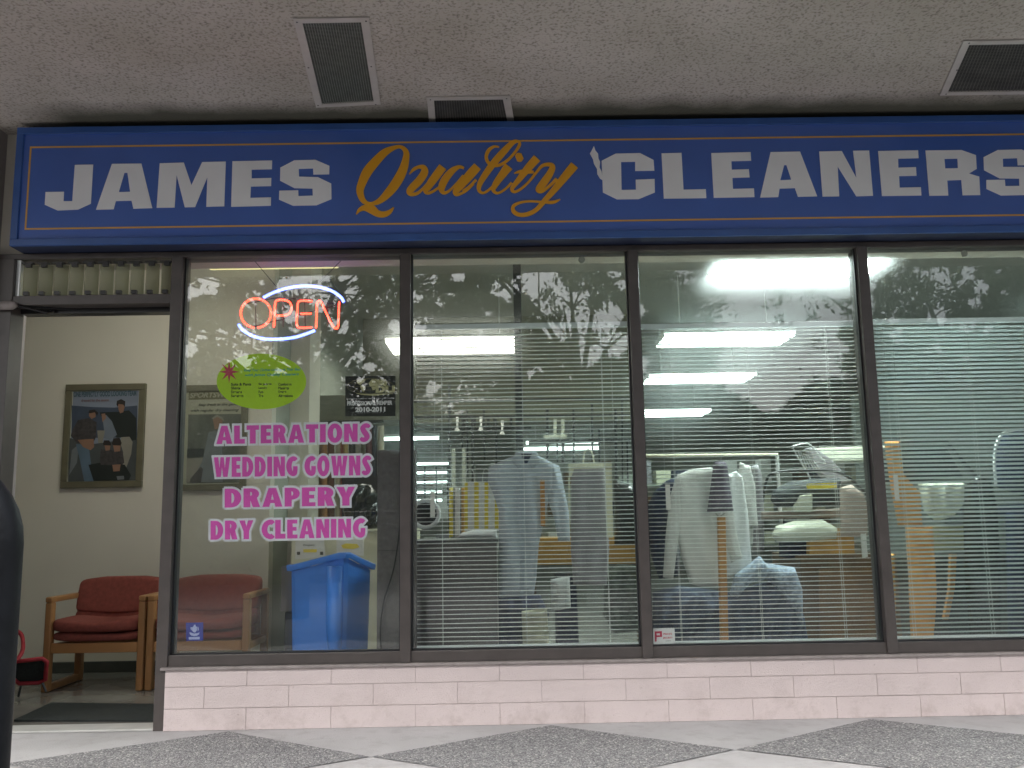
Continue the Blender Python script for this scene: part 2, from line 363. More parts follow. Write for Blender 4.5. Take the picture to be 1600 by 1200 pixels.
# ---- painted block wall under the windows
bw = empty('block_wall', (2, -.05, 0), 'low painted pink block wall under the shop windows', 'wall')
X0 = -1.655; X1 = 8.0; BZ = (0.0, .1016, .2032, .282)
MB().box(X0, X1, -.046, .10, .0, .280).build('mortar_joints', M['mortar'], bw)
def dirty(m, lo, hi, dirt, amt=.55):
    n = m.node_tree.nodes; l = m.node_tree.links; b = n['Principled BSDF']; src = b.inputs['Base Color'].links[0].from_socket
    g = n.new('ShaderNodeNewGeometry'); sx = n.new('ShaderNodeSeparateXYZ'); l.new(g.outputs['Position'], sx.inputs[0])
    mr = n.new('ShaderNodeMapRange'); mr.inputs[1].default_value = hi; mr.inputs[2].default_value = lo; l.new(sx.outputs['Z'], mr.inputs[0])
    nz = n.new('ShaderNodeTexNoise'); nz.inputs['Scale'].default_value = 9; nz.inputs['Detail'].default_value = 8; nz.inputs['Roughness'].default_value = .7; l.new(g.outputs['Position'], nz.inputs['Vector'])
    rp = n.new('ShaderNodeMapRange'); rp.inputs[1].default_value = .50; rp.inputs[2].default_value = .72; l.new(nz.outputs['Fac'], rp.inputs[0])
    mu = n.new('ShaderNodeMath'); mu.operation = 'MULTIPLY'; l.new(mr.outputs[0], mu.inputs[0]); l.new(rp.outputs[0], mu.inputs[1])
    n2 = n.new('ShaderNodeTexNoise'); n2.inputs['Scale'].default_value = 38; n2.inputs['Detail'].default_value = 3; l.new(g.outputs['Position'], n2.inputs['Vector'])
    r2 = n.new('ShaderNodeMapRange'); r2.inputs[1].default_value = .70; r2.inputs[2].default_value = .74; l.new(n2.outputs['Fac'], r2.inputs[0])
    ad = n.new('ShaderNodeMath'); ad.operation = 'MULTIPLY_ADD'; ad.use_clamp = True; ad.inputs[1].default_value = amt; l.new(mu.outputs[0], ad.inputs[0]); 
    m5 = n.new('ShaderNodeMath'); m5.operation = 'MULTIPLY'; m5.inputs[1].default_value = .5; l.new(r2.outputs[0], m5.inputs[0]); l.new(m5.outputs[0], ad.inputs[2])
    mx = n.new('ShaderNodeMix'); mx.data_type = 'RGBA'; l.new(ad.outputs[0], mx.inputs[0]); l.new(src, mx.inputs[6]); mx.inputs[7].default_value = (*dirt, 1); l.new(mx.outputs[2], b.inputs['Base Color'])
dirty(M['pinkblock'], .0, .26, (.33, .26, .24)); dirty(pav.data.materials[0], -.1, 1.0, (.25, .235, .23), .5)
bm_ = MB(); j0 = -1.2596
for r_ in range(3):
    xs = [X0]; x = j0-.4064 + (0.2032 if r_ == 1 else 0)
    while x < X1:
        if x > X0+.02: xs.append(x)
        x += .4064
    xs.append(X1)
    for a, b in zip(xs[:-1], xs[1:]):
        dy = random.uniform(-.0008, .0008)
        bm_.box(a+.0012, b-.0012, -.050+dy, -.03, BZ[r_]+(.0016 if r_ else 0.001), BZ[r_+1]-.0012)
MB.build(bm_, 'blocks', None or M['pinkblock'], bw, bevel=.0012)
# pinkblock: scuffs
# ---- shopfront frame
MX = [at(283, 700, 0).x, at(635, 700, 0).x, at(998, 700, 0).x, at(1365, 700, 0).x]
MX += [MX[3]+1.19, MX[3]+2.38, MX[3]+3.57]
ZG = .349; ZH = 2.351
sf = empty('shopfront_frame', (0, 0, .282), 'dark bronze metal frame holding the shop windows', 'window frame')
MB().box(X0-.02, X1, -.065, .09, .2825, .296).build('sill', M['sill'], sf, bevel=.002)
MB().box(X0, X1, -.035, .075, .297, ZG).build('bottom_rail', M['bronze'], sf, bevel=.002)
MB().box(-2.62, X1, -.035, .075, ZH, 2.380).build('head_rail', M['bronze'], sf, bevel=.002)
MB().box(JR-.005, JR+.052, -.045, .08, .001, ZH-.001).build('door_jamb', M['bronze'], sf, bevel=.002)
MB().box(-2.619, JL, -.045, .08, .001, ZH-.001).build('door_jamb', M['bronze'], sf, bevel=.002)
for i, x in enumerate(MX[1:]): MB().box(x-.026, x+.026, -.05, .08, .298, ZH-.001).build('mullion', M['bronze'], sf, bevel=.002)
gz = MB()
edges = [JR+.052]+[v for x in MX[1:] for v in (x-.026, x+.026)]+[X1]
for i in range(0, len(edges)-1, 2):
    a, b = edges[i], edges[i+1]
    gz.box(a, a+.008, -.012, .02, ZG, ZH); gz.box(b-.008, b, -.012, .02, ZG, ZH); gz.box(a, b, -.012, .02, ZG, ZG+.006)
gz.build('glazing_gasket', M['blackrub'], sf)
for i in range(0, len(edges)-1, 2):
    a, b = edges[i], edges[i+1]
    g = MB().box(a+.001, b-.001, 0, .006, ZG+.001, ZH-.001).build('glass_pane', M['glass'], sf)
# ---- transom with louvre blades over the door
lw = empty('louvre_window', (-2.1, 0, 2.106), 'row of upright glass louvre blades above the open doorway', 'louvre window')
MB().box(JL+.001, JR-.006, -.04, .07, 2.106, 2.155).build('transom_bar', M['bronze'], lw, bevel=.002)
MB().box(JL+.001, JR-.006, .045, .12, 2.080, 2.1055).build('door_stop', M['black'], lw)
blm = bpy.data.materials.new('louvre_glass'); blm.use_nodes = True
bb = blm.node_tree.nodes['Principled BSDF']; bb.inputs['Base Color'].default_value = (.62, .62, .44, 1); bb.inputs['Roughness'].default_value = .12; bb.inputs['Transmission Weight'].default_value = .35; bb.inputs['Specular IOR Level'].default_value = .8
MB().box(JL+.001, JL+.02, -.02, .05, 2.156, ZH-.001).build('frame', M['steel'], lw)
MB().box(JL+.02, JR-.006, .0, .05, 2.156, 2.163).build('frame', M['steel'], lw)
for k in range(10):
    x = JL+.055+k*.0795; c_, s_ = math.cos(math.radians(42)), math.sin(math.radians(42)); b = MB(); wv = .034
    b.add([(x-wv*c_, .02-wv*s_, 2.168), (x+wv*c_, .02+wv*s_, 2.168), (x+wv*c_, .02+wv*s_, 2.338), (x-wv*c_, .02-wv*s_, 2.338),
           (x-wv*c_-.004, .024-wv*s_, 2.168), (x+wv*c_-.004, .024+wv*s_, 2.168), (x+wv*c_-.004, .024+wv*s_, 2.338), (x-wv*c_-.004, .024-wv*s_, 2.338)],
          [(0, 1, 2, 3), (4, 5, 6, 7), (0, 1, 5, 4), (1, 2, 6, 5), (2, 3, 7, 6), (3, 0, 4, 7)])
    bl = b.build('louvre_blade', blm, lw)
    c = MB(); c.box(x-.03, x+.028, -.025, .0, 2.329, 2.3375); c.box(x-.006, x+.022, -.03, -.012, 2.310, 2.329); c.box(x-.012, x+.014, -.025, -.005, 2.1635, 2.182)
    c.build('clip', M['black'], bl)
# ---- door closer arm
dc = empty('door_closer', at(20, 478, -.06), 'grey door closer with dark folding arm at top left of doorway', 'door closer')
P0 = at(-6, 478, -.07); P1 = at(26, 476, -.07)
MB().tube([P0, P0+(P1-P0)*.8, P1], [.022, .024, .014], 12).build('cylinder', M['sill'], dc, smooth=True)
MB().tube([at(22, 476, -.05), at(74, 489, .0), at(83, 486, .03)], [.007, .007, .011], 8).build('arm', M['black'], dc)
MB().tube([at(30, 479, -.03), at(125, 484, .06)], .006, 6).build('arm', M['black'], dc)
# ---- threshold and mat
tag(MB().box(JL, JR, -.04, .10, .001, .012).build('threshold', mat('aluminium_threshold', (.42, .42, .40), .5, .1), bevel=.003), 'worn pale threshold strip across the doorway', 'threshold')
q = [atz(22, 1124, .012), atz(250, 1124, .012), atz(250, 1099, .012), atz(80, 1097, .012)]
mm = MB(); mm.add([(p.x, p.y, 0.0005) for p in q]+[(p.x, p.y, .011) for p in q], [(0, 1, 2, 3), (4, 5, 6, 7), (0, 1, 5, 4), (1, 2, 6, 5), (2, 3, 7, 6), (3, 0, 4, 7)])
tag(mm.build('door_mat', M['mat']), 'dark rubber mat on the floor just inside the doorway', 'door mat')

# ================================================================== SIGN
SY = -.15
def sx_(px, py): return at(px, py, SY)
sl0 = (at(31, 207, SY)+at(12, 385, SY))/2; zt = at(800, 190, SY).z; zb = 2.385
sg = empty('shop_sign', (0, SY, zb), 'long blue sign board with white and gold lettering above the windows', 'sign')
XL = sl0.x; XR = 3.6
MB().box(XL, XR, SY+.012, -.002, zb, zt).build('sign_box', mat('sign_casing', (.025, .035, .075), .45, .2, 6), sg)
MB().box(XL+.03, XR-.03, SY+.004, SY+.011, zb+.03, zt-.03).build('face_panel', M['blue'], sg)
r = MB(); r.box(XL, XR, SY-.008, SY+.0115, zt-.035, zt); r.box(XL, XR, SY-.008, SY+.0115, zb, zb+.035)
r.box(XL, XL+.035, SY-.0075, SY+.0115, zb+.0355, zt-.0355); r.box(XR-.035, XR, SY-.0075, SY+.0115, zb+.0355, zt-.0355)
r.build('sign_rim', M['bluerim'], sg, bevel=.002)
FY = SY+.0025
lt = (at(47, 231, SY).x+at(37, 360, SY).x)/2; lz1 = at(700, 220, SY).z; lz0 = at(700, 349.5, SY).z; tkn = .0085
b = MB(); b.box(lt, XR-.1, FY-.0005, FY+.001, lz1-tkn, lz1); b.box(lt, XR-.1, FY-.0005, FY+.001, lz0, lz0+tkn); b.box(lt, lt+tkn, FY-.0005, FY+.001, lz0+tkn, lz1-tkn)
b.build('gold_border', M['goldline'], sg)
def z5(L): return [(x/5, 180+y/5) for x, y in L]
def z25(L, ox=0): return [(ox+x/2.5, y/2.5) for x, y in L]
JAMES = [
 [z5([(585, 388), (728, 386), (710, 692), (608, 738), (450, 745), (350, 700), (356, 600), (500, 598), (496, 672), (565, 672)])],
 [z5([(875, 380), (1105, 378), (1190, 726), (1042, 731), (1028, 668), (905, 671), (888, 735), (750, 739)]), z5([(972, 450), (996, 450), (1017, 598), (928, 601)])],
 [z25([(624, 638), (718, 635), (748, 723), (790, 633), (882, 631), (876, 806), (806, 808), (810, 692), (762, 809), (722, 810), (690, 684), (682, 811), (612, 812)])],
 [z25([(908, 630), (1063, 627), (1062, 661), (983, 663), (983, 697), (1060, 695), (1059, 727), (980, 729), (978, 773), (1059, 771), (1058, 804), (903, 808)])],
 [z25([(1150, 626), (1232, 624), (1287, 648), (1286, 681), (1224, 682), (1223, 658), (1167, 660), (1168, 690), (1242, 692), (1294, 717), (1295, 778), (1236, 802), (1145, 804), (1090, 780), (1091, 745), (1165, 743), (1166, 766), (1222, 764), (1221, 737), (1150, 735), (1094, 706), (1095, 655)])]]
CLEAN = [
 [z25([(1150, 628), (1205, 600), (1300, 598), (1353, 625), (1356, 667), (1281, 668), (1281, 632), (1226, 633), (1228, 742), (1284, 741), (1283, 702), (1357, 699), (1358, 752), (1295, 778), (1210, 779), (1155, 752)], 480)],
 [z25([(184, 599), (262, 597), (270, 741), (357, 739), (359, 774), (193, 776)], 960)],
 [z25([(378, 598), (532, 594), (534, 628), (457, 630), (458, 663), (525, 661), (528, 693), (461, 695), (463, 738), (545, 736), (547, 770), (388, 773)], 960)],
 [z25([(610, 594), (725, 592), (792, 767), (717, 769), (705, 735), (645, 737), (640, 770), (569, 772)], 960), z25([(663, 645), (672, 645), (691, 702), (648, 704)], 960)],
 [z25([(800, 592), (888, 590), (945, 695), (932, 589), (995, 588), (1010, 765), (945, 767), (872, 650), (878, 767), (813, 768)], 960)],
 [z25([(1030, 590), (1186, 587), (1188, 618), (1108, 620), (1109, 655), (1178, 653), (1180, 687), (1112, 688), (1114, 733), (1197, 731), (1199, 764), (1045, 766)], 960)],
 [z25([(1215, 588), (1355, 586), (1412, 606), (1415, 660), (1385, 678), (1425, 690), (1429, 762), (1360, 763), (1355, 703), (1300, 705), (1304, 764), (1230, 765)], 960), z25([(1289, 621), (1340, 620), (1342, 657), (1292, 658)], 960)],
 [z25([(1497, 586), (1590, 584), (1648, 608), (1650, 645), (1575, 646), (1573, 618), (1517, 620), (1518, 652), (1597, 652), (1655, 680), (1657, 738), (1600, 762), (1510, 764), (1453, 738), (1453, 703), (1525, 702), (1527, 727), (1582, 726), (1581, 698), (1505, 697), (1444, 665), (1442, 614)], 960)]]
for L in JAMES+CLEAN: mesh_of(decal_px(L, FY-.0005, .002), 'white_letter', M['white'], sg)
tr_ = [(1110, 590), (1120, 570), (1126, 588), (1136, 600), (1138, 620), (1144, 632), (1142, 655), (1150, 670), (1155, 705), (1144, 698), (1133, 680), (1132, 660), (1120, 640), (1116, 622), (1104, 600)]
mesh_of(decal_px([z25(tr_, 480)], FY-.0006, .0015), 'torn_vinyl', M['white'], sg)
zA = lambda x, y: (540+x/8, 200+y/8)
zB = lambda x, y: (720+x/6.667, 200+y/6.667)
STR = [
 ([(640, 238, 45), (500, 300, 90), (375, 420, 112), (270, 550, 122), (205, 690, 105), (180, 790, 92), (215, 900, 70), (300, 948, 45), (420, 915, 70), (545, 800, 110), (645, 665, 122), (715, 530, 112), (752, 400, 88), (758, 310, 72), (715, 250, 50)], zA, True),
 ([(133, 1082, 12), (170, 1030, 45), (235, 1000, 75), (320, 1015, 110), (400, 1070, 85), (480, 1080, 75), (550, 1050, 55), (603, 992, 14)], zA, False),
 ([(797, 580, 12), (850, 520, 40), (920, 488, 45), (975, 500, 75), (985, 560, 95), (920, 660, 100), (840, 740, 95), (800, 795, 85), (825, 830, 50), (900, 815, 40), (985, 740, 32), (1060, 650, 40)], zA, False),
 ([(1215, 485, 105), (1130, 600, 105), (1050, 710, 95), (1005, 780, 75), (1030, 815, 40), (1100, 790, 32), (1170, 740, 30)], zA, False),
 ([(1480, 505, 30), (1420, 488, 45), (1330, 540, 80), (1240, 650, 95), (1200, 750, 85), (1225, 810, 48), (1290, 790, 32), (1390, 690, 26), (1470, 590, 22)], zA, False),
 ([(1650, 480, 110), (1560, 580, 115), (1440, 720, 95), (1375, 800, 75), (1400, 835, 38), (1500, 790, 32), (1600, 700, 28)], zA, False),
 ([(20, 660, 26), (90, 610, 24), (160, 540, 26)], zB, False),
 ([(400, 200, 16), (345, 195, 26), (290, 235, 38), (265, 300, 36), (285, 360, 34), (340, 392, 32), (410, 385, 32), (490, 335, 30), (560, 260, 28), (610, 180, 34), (600, 142, 26), (540, 155, 50), (440, 255, 72), (340, 370, 72), (260, 480, 66), (200, 580, 56), (190, 650, 38), (235, 678, 26), (300, 640, 26), (350, 590, 24)], zB, False),
 ([(500, 400, 96), (430, 490, 80), (360, 590, 64), (340, 650, 42), (385, 680, 26), (460, 640, 24), (530, 570, 24)], zB, False),
 ([(575, 320, 60), (606, 308, 98), (642, 292, 60)], zB, False),
 ([(795, 315, 88), (700, 420, 80), (600, 545, 58), (535, 630, 42), (555, 666, 30), (620, 640, 26), (710, 560, 26), (790, 460, 28), (850, 395, 34), (920, 382, 42), (955, 410, 60), (920, 490, 74), (850, 590, 80), (805, 645, 56), (850, 660, 34), (930, 600, 30), (1000, 530, 34)], zB, False),
 ([(555, 475, 10), (620, 455, 34), (700, 460, 38), (760, 460, 26)], zB, False),
 ([(1185, 388, 92), (1080, 515, 84), (970, 650, 66), (880, 750, 54), (790, 850, 46), (700, 898, 46), (610, 905, 42), (550, 870, 44), (550, 815, 34), (620, 778, 26), (720, 765, 22), (840, 772, 24), (960, 775, 34), (1035, 745, 12)], zB, False)]
gm = MB()
for i, (pts, tr, cl) in enumerate(STR):
    gm.add(*ribbon_mesh(pts, FY-.0004, .0012+.0002*i, cl, tr))
gm.build('gold_script', M['gold'], sg)

# ================================================================== SOFFIT VENTS
def vent(cs, label, mesh_mat, fine):
    P = [atz(x, y, SOF) for x, y in cs]; c = sum(P, Vector())/4
    v = empty('soffit_vent', (c.x, c.y, SOF), label, 'vent', 'vents in the canopy soffit')
    def lerp(f): return [p+(c-p)*f for p in P]
    A = P; wd = .032/((P[1]-P[0]).length/2); B = [c+(p-c)*1 for p in P]
    # frame with constant-ish border
    e1 = (P[1]-P[0]).normalized(); e2 = (P[3]-P[0]).normalized(); bw_ = .034
    I = [P[0]+e1*bw_+e2*bw_, P[1]-e1*bw_+e2*bw_, P[2]-e1*bw_-e2*bw_, P[3]+e1*bw_-e2*bw_]
    d = Vector((0, 0, -.008)); u = Vector((0, 0, -.001))
    vs = [p+u for p in P]+[p+u for p in I]+[p+d for p in P]+[p+d for p in I]
    fs = []
    for k in range(4):
        j = (k+1) % 4; fs += [(8+k, 8+j, 12+j, 12+k), (k, j, 8+j, 8+k), (4+k, 4+j, 12+j, 12+k)]
    MB().add(vs, fs).build('vent_frame', M_vent, v)
    MB().add([p+Vector((0, 0, -.0008)) for p in I], [(0, 1, 2, 3)]).build('duct_opening', M_duct, v)
    w_ = MB(); L1 = (I[1]-I[0]).length; L2 = (I[3]-I[0]).length; st = fine; h = Vector((0, 0, -.004))
    n1 = int(L1/st); n2 = int(L2/st); t = st*.15
    for k in range(1, n1):
        a = I[0]+(I[1]-I[0])*(k/n1)+h; b = I[3]+(I[2]-I[3])*(k/n1)+h; w_.quad(a-e1*t, a+e1*t, b+e1*t, b-e1*t)
    for k in range(1, n2):
        a = I[0]+(I[3]-I[0])*(k/n2)+h*1.1; b = I[1]+(I[2]-I[1])*(k/n2)+h*1.1; w_.quad(a-e2*t, a+e2*t, b+e2*t, b-e2*t)
    w_.build('wire_mesh', mesh_mat, v)
    for k, (f1, f2) in enumerate(((.04, .03), (.96, .03), (.96, .97), (.04, .97), (.04, .5), (.96, .5))):
        p = P[0]+(P[1]-P[0])*f1+(P[3]-P[0])*f2+Vector((0, 0, -.0095)); MB().tube([p, p+Vector((0, 0, .003))], .004, 8).build('screw', M['dark'], v)
M_vent = mat('vent_paint', (.46, .43, .40), .6, .08, 12)
M_duct = mat('vent_dark', (.035, .038, .032), .9, .3, 10)
mg = mat('vent_mesh', (.17, .185, .16), .6, .15, 20); mg2 = mat('vent_mesh_brown', (.10, .095, .085), .6, .3, 10)
vent([(458, 27), (576, 25), (595, 161), (494, 166)], 'tall narrow mesh vent in the soffit above the J A M E S lettering', mg, .011)
vent([(667, 150), (797, 148), (812, 245), (676, 250)], 'small slotted vent half hidden by the top edge of the sign', mg2, .012)
vent([(1505, 62), (1760, 58), (1740, 143), (1468, 147)], 'wide dark mesh vent in the soffit at the right edge', mg2, .014)

# ================================================================== DECALS ON THE GLASS
DY = .0085
pinkm = mat('magenta_vinyl', (.84, .10, .56), .5, .04, 6); outm = mat('pale_vinyl', (.84, .84, .94), .5, .03, 6)
def arc(cx, cy_, rx, ry, a0, a1, n=14): return [(cx+rx*math.cos(math.radians(a0+(a1-a0)*k/n)), cy_+ry*math.sin(math.radians(a0+(a1-a0)*k/n))) for k in range(n+1)]
def rib(pts, n=6):
    L, R_ = ribbon([(x*1000, y*1000, w_*1000) for x, y, w_ in pts], False, n); return [(p[0]/1000, p[1]/1000) for p in L]+[(p[0]/1000, p[1]/1000) for p in R_[::-1]]
GL = {
 'A': (.80, [[(0, 0), (.25, 1), (.55, 1), (.80, 0), (.52, 0), (.48, .2), (.32, .2), (.28, 0)], [(.345, .38), (.455, .38), (.40, .70)]]),
 'L': (.54, [[(0, 0), (0, 1), (.29, 1), (.29, .26), (.54, .26), (.54, 0)]]),
 'T': (.62, [[(0, 1), (.62, 1), (.62, .75), (.455, .75), (.455, 0), (.165, 0), (.165, .75), (0, .75)]]),
 'E': (.54, [[(0, 0), (0, 1), (.53, 1), (.53, .79), (.29, .79), (.29, .61), (.49, .61), (.49, .41), (.29, .41), (.29, .21), (.54, .21), (.54, 0)]]),
 'I': (.29, [[(0, 0), (0, 1), (.29, 1), (.29, 0)]]),
 'N': (.68, [[(0, 0), (0, 1), (.28, 1), (.43, .52), (.43, 1), (.68, 1), (.68, 0), (.42, 0), (.25, .50), (.25, 0)]]),
 'W': (.98, [[(0, 1), (.27, 1), (.34, .45), (.40, 1), (.60, 1), (.66, .45), (.73, 1), (.98, 1), (.82, 0), (.56, 0), (.49, .50), (.42, 0), (.16, 0)]]),
 'Y': (.74, [[(0, 1), (.30, 1), (.375, .68), (.46, 1), (.74, 1), (.515, .42), (.515, 0), (.225, 0), (.225, .42)]]),
 'D': (.66, [[(0, 0), (0, 1), (.26, 1)]+arc(.26, .5, .40, .5, 88, -88)+[(.26, 0)], [(.27, .23)]+arc(.27, .5, .11, .27, -85, 85)+[(.27, .77)]]),
 'P': (.60, [[(0, 0), (0, 1), (.30, 1)]+arc(.30, .685, .30, .315, 88, -88)+[(.28, .37), (.28, 0)], [(.27, .58)]+arc(.28, .69, .06, .11, -80, 80)+[(.27, .80)]]),
 'R': (.66, [[(0, 0), (0, 1), (.32, 1)]+arc(.32, .70, .30, .30, 88, -45)+[(.66, 0), (.37, 0), (.275, .36), (.275, 0)], [(.27, .60)]+arc(.28, .71, .06, .10, -80, 80)+[(.27, .81)]]),
 'O': (.74, [arc(.37, .5, .37, .53, 180, -180, 36)[:-1], arc(.37, .5, .095, .27, -180, 180, 24)[:-1]]),
}
STK = {'C': (.62, [(.60, .80, .22), (.53, .87, .27), (.40, .88, .26), (.23, .76, .28), (.15, .50, .30), (.23, .24, .28), (.40, .12, .26), (.53, .13, .27), (.60, .20, .22)]),
 'G': (.66, [(.58, .80, .20), (.50, .87, .25), (.38, .88, .26), (.22, .76, .28), (.15, .50, .30), (.22, .24, .28), (.38, .12, .26), (.49, .16, .27), (.53, .32, .25), (.53, .50, .25)]),
 'S': (.56, [(.50, .78, .16), (.42, .87, .23), (.29, .88, .24), (.17, .76, .26), (.21, .61, .28), (.33, .42, .29), (.39, .27, .27), (.30, .13, .24), (.16, .12, .24), (.06, .22, .16)])}
for k_, v_ in STK.items(): GL[k_] = (v_[0], None)
def area2(L): return sum(L[i-1][0]*L[i][1]-L[i][0]*L[i-1][1] for i in range(len(L)))
def grow(L, d):        # outward offset with limited mitres
    if area2(L) < 0: L = L[::-1]
    out = []; n = len(L)
    for i in range(n):
        a, b, c = np.array(L[i-1]), np.array(L[i]), np.array(L[(i+1) % n])
        u = (b-a)/(np.linalg.norm(b-a)+1e-9); v = (c-b)/(np.linalg.norm(c-b)+1e-9); n1 = np.array([u[1], -u[0]]); n2 = np.array([v[1], -v[0]])
        s_ = n1+n2; q = s_@s_
        if q < .9: out += [tuple(b+n1*d+u*d*.6), tuple(b+n2*d-v*d*.6)]
        else: out.append(tuple(b+s_*(2*d/q)))
    return out
def word(s, x0, x1, yt, yb, slope, par, gap=.085):
    H = yb-yt; tot = 0
    for ch in s: tot += (.34 if ch == ' ' else GL[ch][0]+gap)
    tot -= gap; k = (x1-x0)/tot; x = 0; a_ = MB(); b_ = MB()
    for i, ch in enumerate(s):
        if ch == ' ': x += .34; continue
        wd, loops = GL[ch]; ox = x
        f_ = lambda L: [(x0+(ox+p[0])*k, yb-p[1]*H+slope*(x0+(ox+p[0])*k-(x0+x1)/2)) for p in L]
        if loops is None:
            C_ = f_([(p[0], p[1]) for p in STK[ch][1]]); ws = [p[2]*(k*.55+H*.45) for p in STK[ch][1]]
            a_.add(*ribbon_mesh([(c_[0], c_[1], w_) for c_, w_ in zip(C_, ws)], DY-.0014, .0003+.0002*(i % 2)))
            e0, e1 = np.array(C_[0])-np.array(C_[1]), np.array(C_[-1])-np.array(C_[-2]); e0 = e0/np.linalg.norm(e0)*3.3; e1 = e1/np.linalg.norm(e1)*3.3
            C2 = [(C_[0][0]+e0[0], C_[0][1]+e0[1])]+C_[1:-1]+[(C_[-1][0]+e1[0], C_[-1][1]+e1[1])]
            b_.add(*ribbon_mesh([(c_[0], c_[1], w_+6.6) for c_, w_ in zip(C2, ws)], DY-.0001, .0002+.0002*(i % 3)))
            x += wd+gap; continue
        a_.add(*decal_px([f_(L) for L in loops], DY-.0015-.0002*(i % 2), .0003))
        b_.add(*decal_px([f_(loops[0])], DY-.0001, .0002)); Lp = f_(loops[0]); nL = len(Lp)
        for q in range(nL):
            A_, B_ = np.array(Lp[q]), np.array(Lp[(q+1) % nL]); u = (B_-A_)/(np.linalg.norm(B_-A_)+1e-9); v = np.array([-u[1], u[0]])*3.3; ex = 3.0 if nL < 16 else 1.0
            yy = DY-.0004-.00001*q-.0002*(i % 2); b_.quad(*[at(*p, yy) for p in (A_-u*ex-v, B_+u*ex-v, B_+u*ex+v, A_-u*ex+v)])
        x += wd+gap
    a_.build('letters', pinkm, par); b_.build('outline', outm, par)
for s, x0, x1, yt, yb in (('ALTERATIONS', 338, 579, 663.5, 692), ('WEDDING GOWNS', 334, 580, 713, 744), ('DRAPERY', 351, 555, 762, 791.5), ('DRY CLEANING', 329, 571, 812, 841.5)):
    ld = empty('window_lettering', at((x0+x1)/2, yb, DY), 'magenta vinyl words %s with pale outline on the first window' % s, 'window lettering', 'pink lettering on the glass')
    word(s, x0, x1, yt, yb, -.016 if s != 'WEDDING GOWNS' else -.012, ld)
# green oval
ov = empty('oval_sticker', at(410, 637, DY), 'lime green oval sticker with pink splat and price list columns', 'sticker')
cxp, cyp, ra, rb = 408.5, 596, 70, 43.5
mesh_of(decal_px([[(cxp+ra*math.cos(t)+.0, cyp+rb*math.sin(t)-.00*math.cos(t)) for t in [2*math.pi*k/64 for k in range(64)]]], DY+.001, .0004), 'oval', mat('lime_vinyl', (.52, .80, .02), .5, .03), ov)
st = []
for k in range(16):
    a = math.pi*2*k/16; rr = 18 if k % 2 == 0 else 6; st.append((358+rr*math.cos(a)*.9, 581+rr*math.sin(a)))
mesh_of(decal_px([st], DY+.0003, .0003), 'splat', mat('pink_splat', (.60, .06, .12), .5, .03), ov)
cy_ = mat('cyan_ink', (.02, .36, .40), .5, .03); bk = mat('black_ink', (.01, .012, .01), .5, .03)
for s, x0, x1, yt, yb in (('Keep Your Clothes Looking at Their Best', 381, 470, 575.5, 581), ('with James Quality Cleaners', 383, 467, 583, 588.5)):
    mesh_of(text_fit(s, x0, x1, yt, yb, DY+.0005, (.02,), shear=.3)[0], 'slogan', cy_, ov)
for i, col in enumerate((('Suits & Pants', 'Shirts', 'Dresses', 'Sweaters'), ('Ski Jackets', 'Laundry', 'Furs', 'Ties'), ('Comforters', 'Blankets', 'Drapes', 'Alterations'))):
    xx = (361, 404, 435)[i]
    for j, s in enumerate(col):
        mesh_of(text_fit(s, xx, xx+(2.55, 1.95, 2.15)[i]*len(s)*.95, 598.2+j*6, 602.6+j*6, DY+.0005, (.035,), slope=-.01)[0], 'list_text', bk, ov)
# black membership card
dl = empty('member_sticker', at(580, 650, DY), 'black square membership sticker with gold world map', 'sticker')
mesh_of(decal_px([[(539.5, 588), (618, 587), (618, 650), (539.5, 650.5)]], DY+.001, .0004), 'card', bk, dl)
gold = mat('pale_gold_ink', (.52, .50, .26), .5, .05)
def zD(L): return [(440+x/7.273, 540+y/7.273) for x, y in L]
lands = [[(850, 400), (900, 380), (960, 378), (940, 410), (905, 435), (895, 450), (860, 430)], [(895, 455), (930, 450), (955, 480), (930, 530), (915, 510), (895, 480)],
         [(990, 430), (1020, 385), (1100, 378), (1180, 382), (1200, 420), (1185, 470), (1150, 450), (1110, 445), (1085, 470), (1060, 500), (1035, 510), (1020, 470), (1000, 460)]]
for L in lands: mesh_of(decal_px([zD(L)], DY+.0005, .0003), 'map_land', gold, dl)
rg = MB()
for rx in (265, 180, 90):
    pts = [(1010+rx*math.cos(t), 465+90*math.sin(t), 5) for t in [2*math.pi*k/28 for k in range(28)]]
    rg.add(*ribbon_mesh(pts, DY+.00065, .0001, True, lambda x, y: zD([(x, y)])[0]))
for yy in (425, 465, 505): rg.add(*ribbon_mesh([(760 if yy == 465 else 785, yy, 4), (1010, yy, 4), (1250, yy, 4)], DY+.0007, .0001, False, lambda x, y: zD([(x, y)])[0]))
rg.build('globe_lines', mat('dim_gold_ink', (.16, .14, .06), .5, .05), dl)
rg = MB(); rg.add(*ribbon_mesh([(850, 545, 4), (940, 555, 14), (1060, 558, 20), (1150, 552, 14), (1270, 545, 4)], DY+.00045, .0001, False, lambda x, y: zD([(x, y)])[0])); rg.build('globe_rim', gold, dl)
mesh_of(text_fit('DLI', 587, 617, 602.5, 613.5, DY+.0002, (.07,), spacing=1.05)[0], 'logo_letters', gold, dl)
wv = mat('white_ink', (.85, .85, .87), .5, .02)
mesh_of(text_fit('PROFESSIONAL MEMBER', 542.5, 613, 626.5, 633.2, DY+.0002, (.035,))[0], 'member_text', wv, dl)
mesh_of(text_fit('2010-2011', 555, 602, 636, 643.5, DY+.0002, (.05,))[0], 'member_text', wv, dl)
mesh_of(text_fit('2010-2011', 557, 600, 645.5, 643.2, DY+.0004, (.02,))[0], 'mirrored_text', mat('grey_ink', (.25, .25, .26), .5, .02), dl)
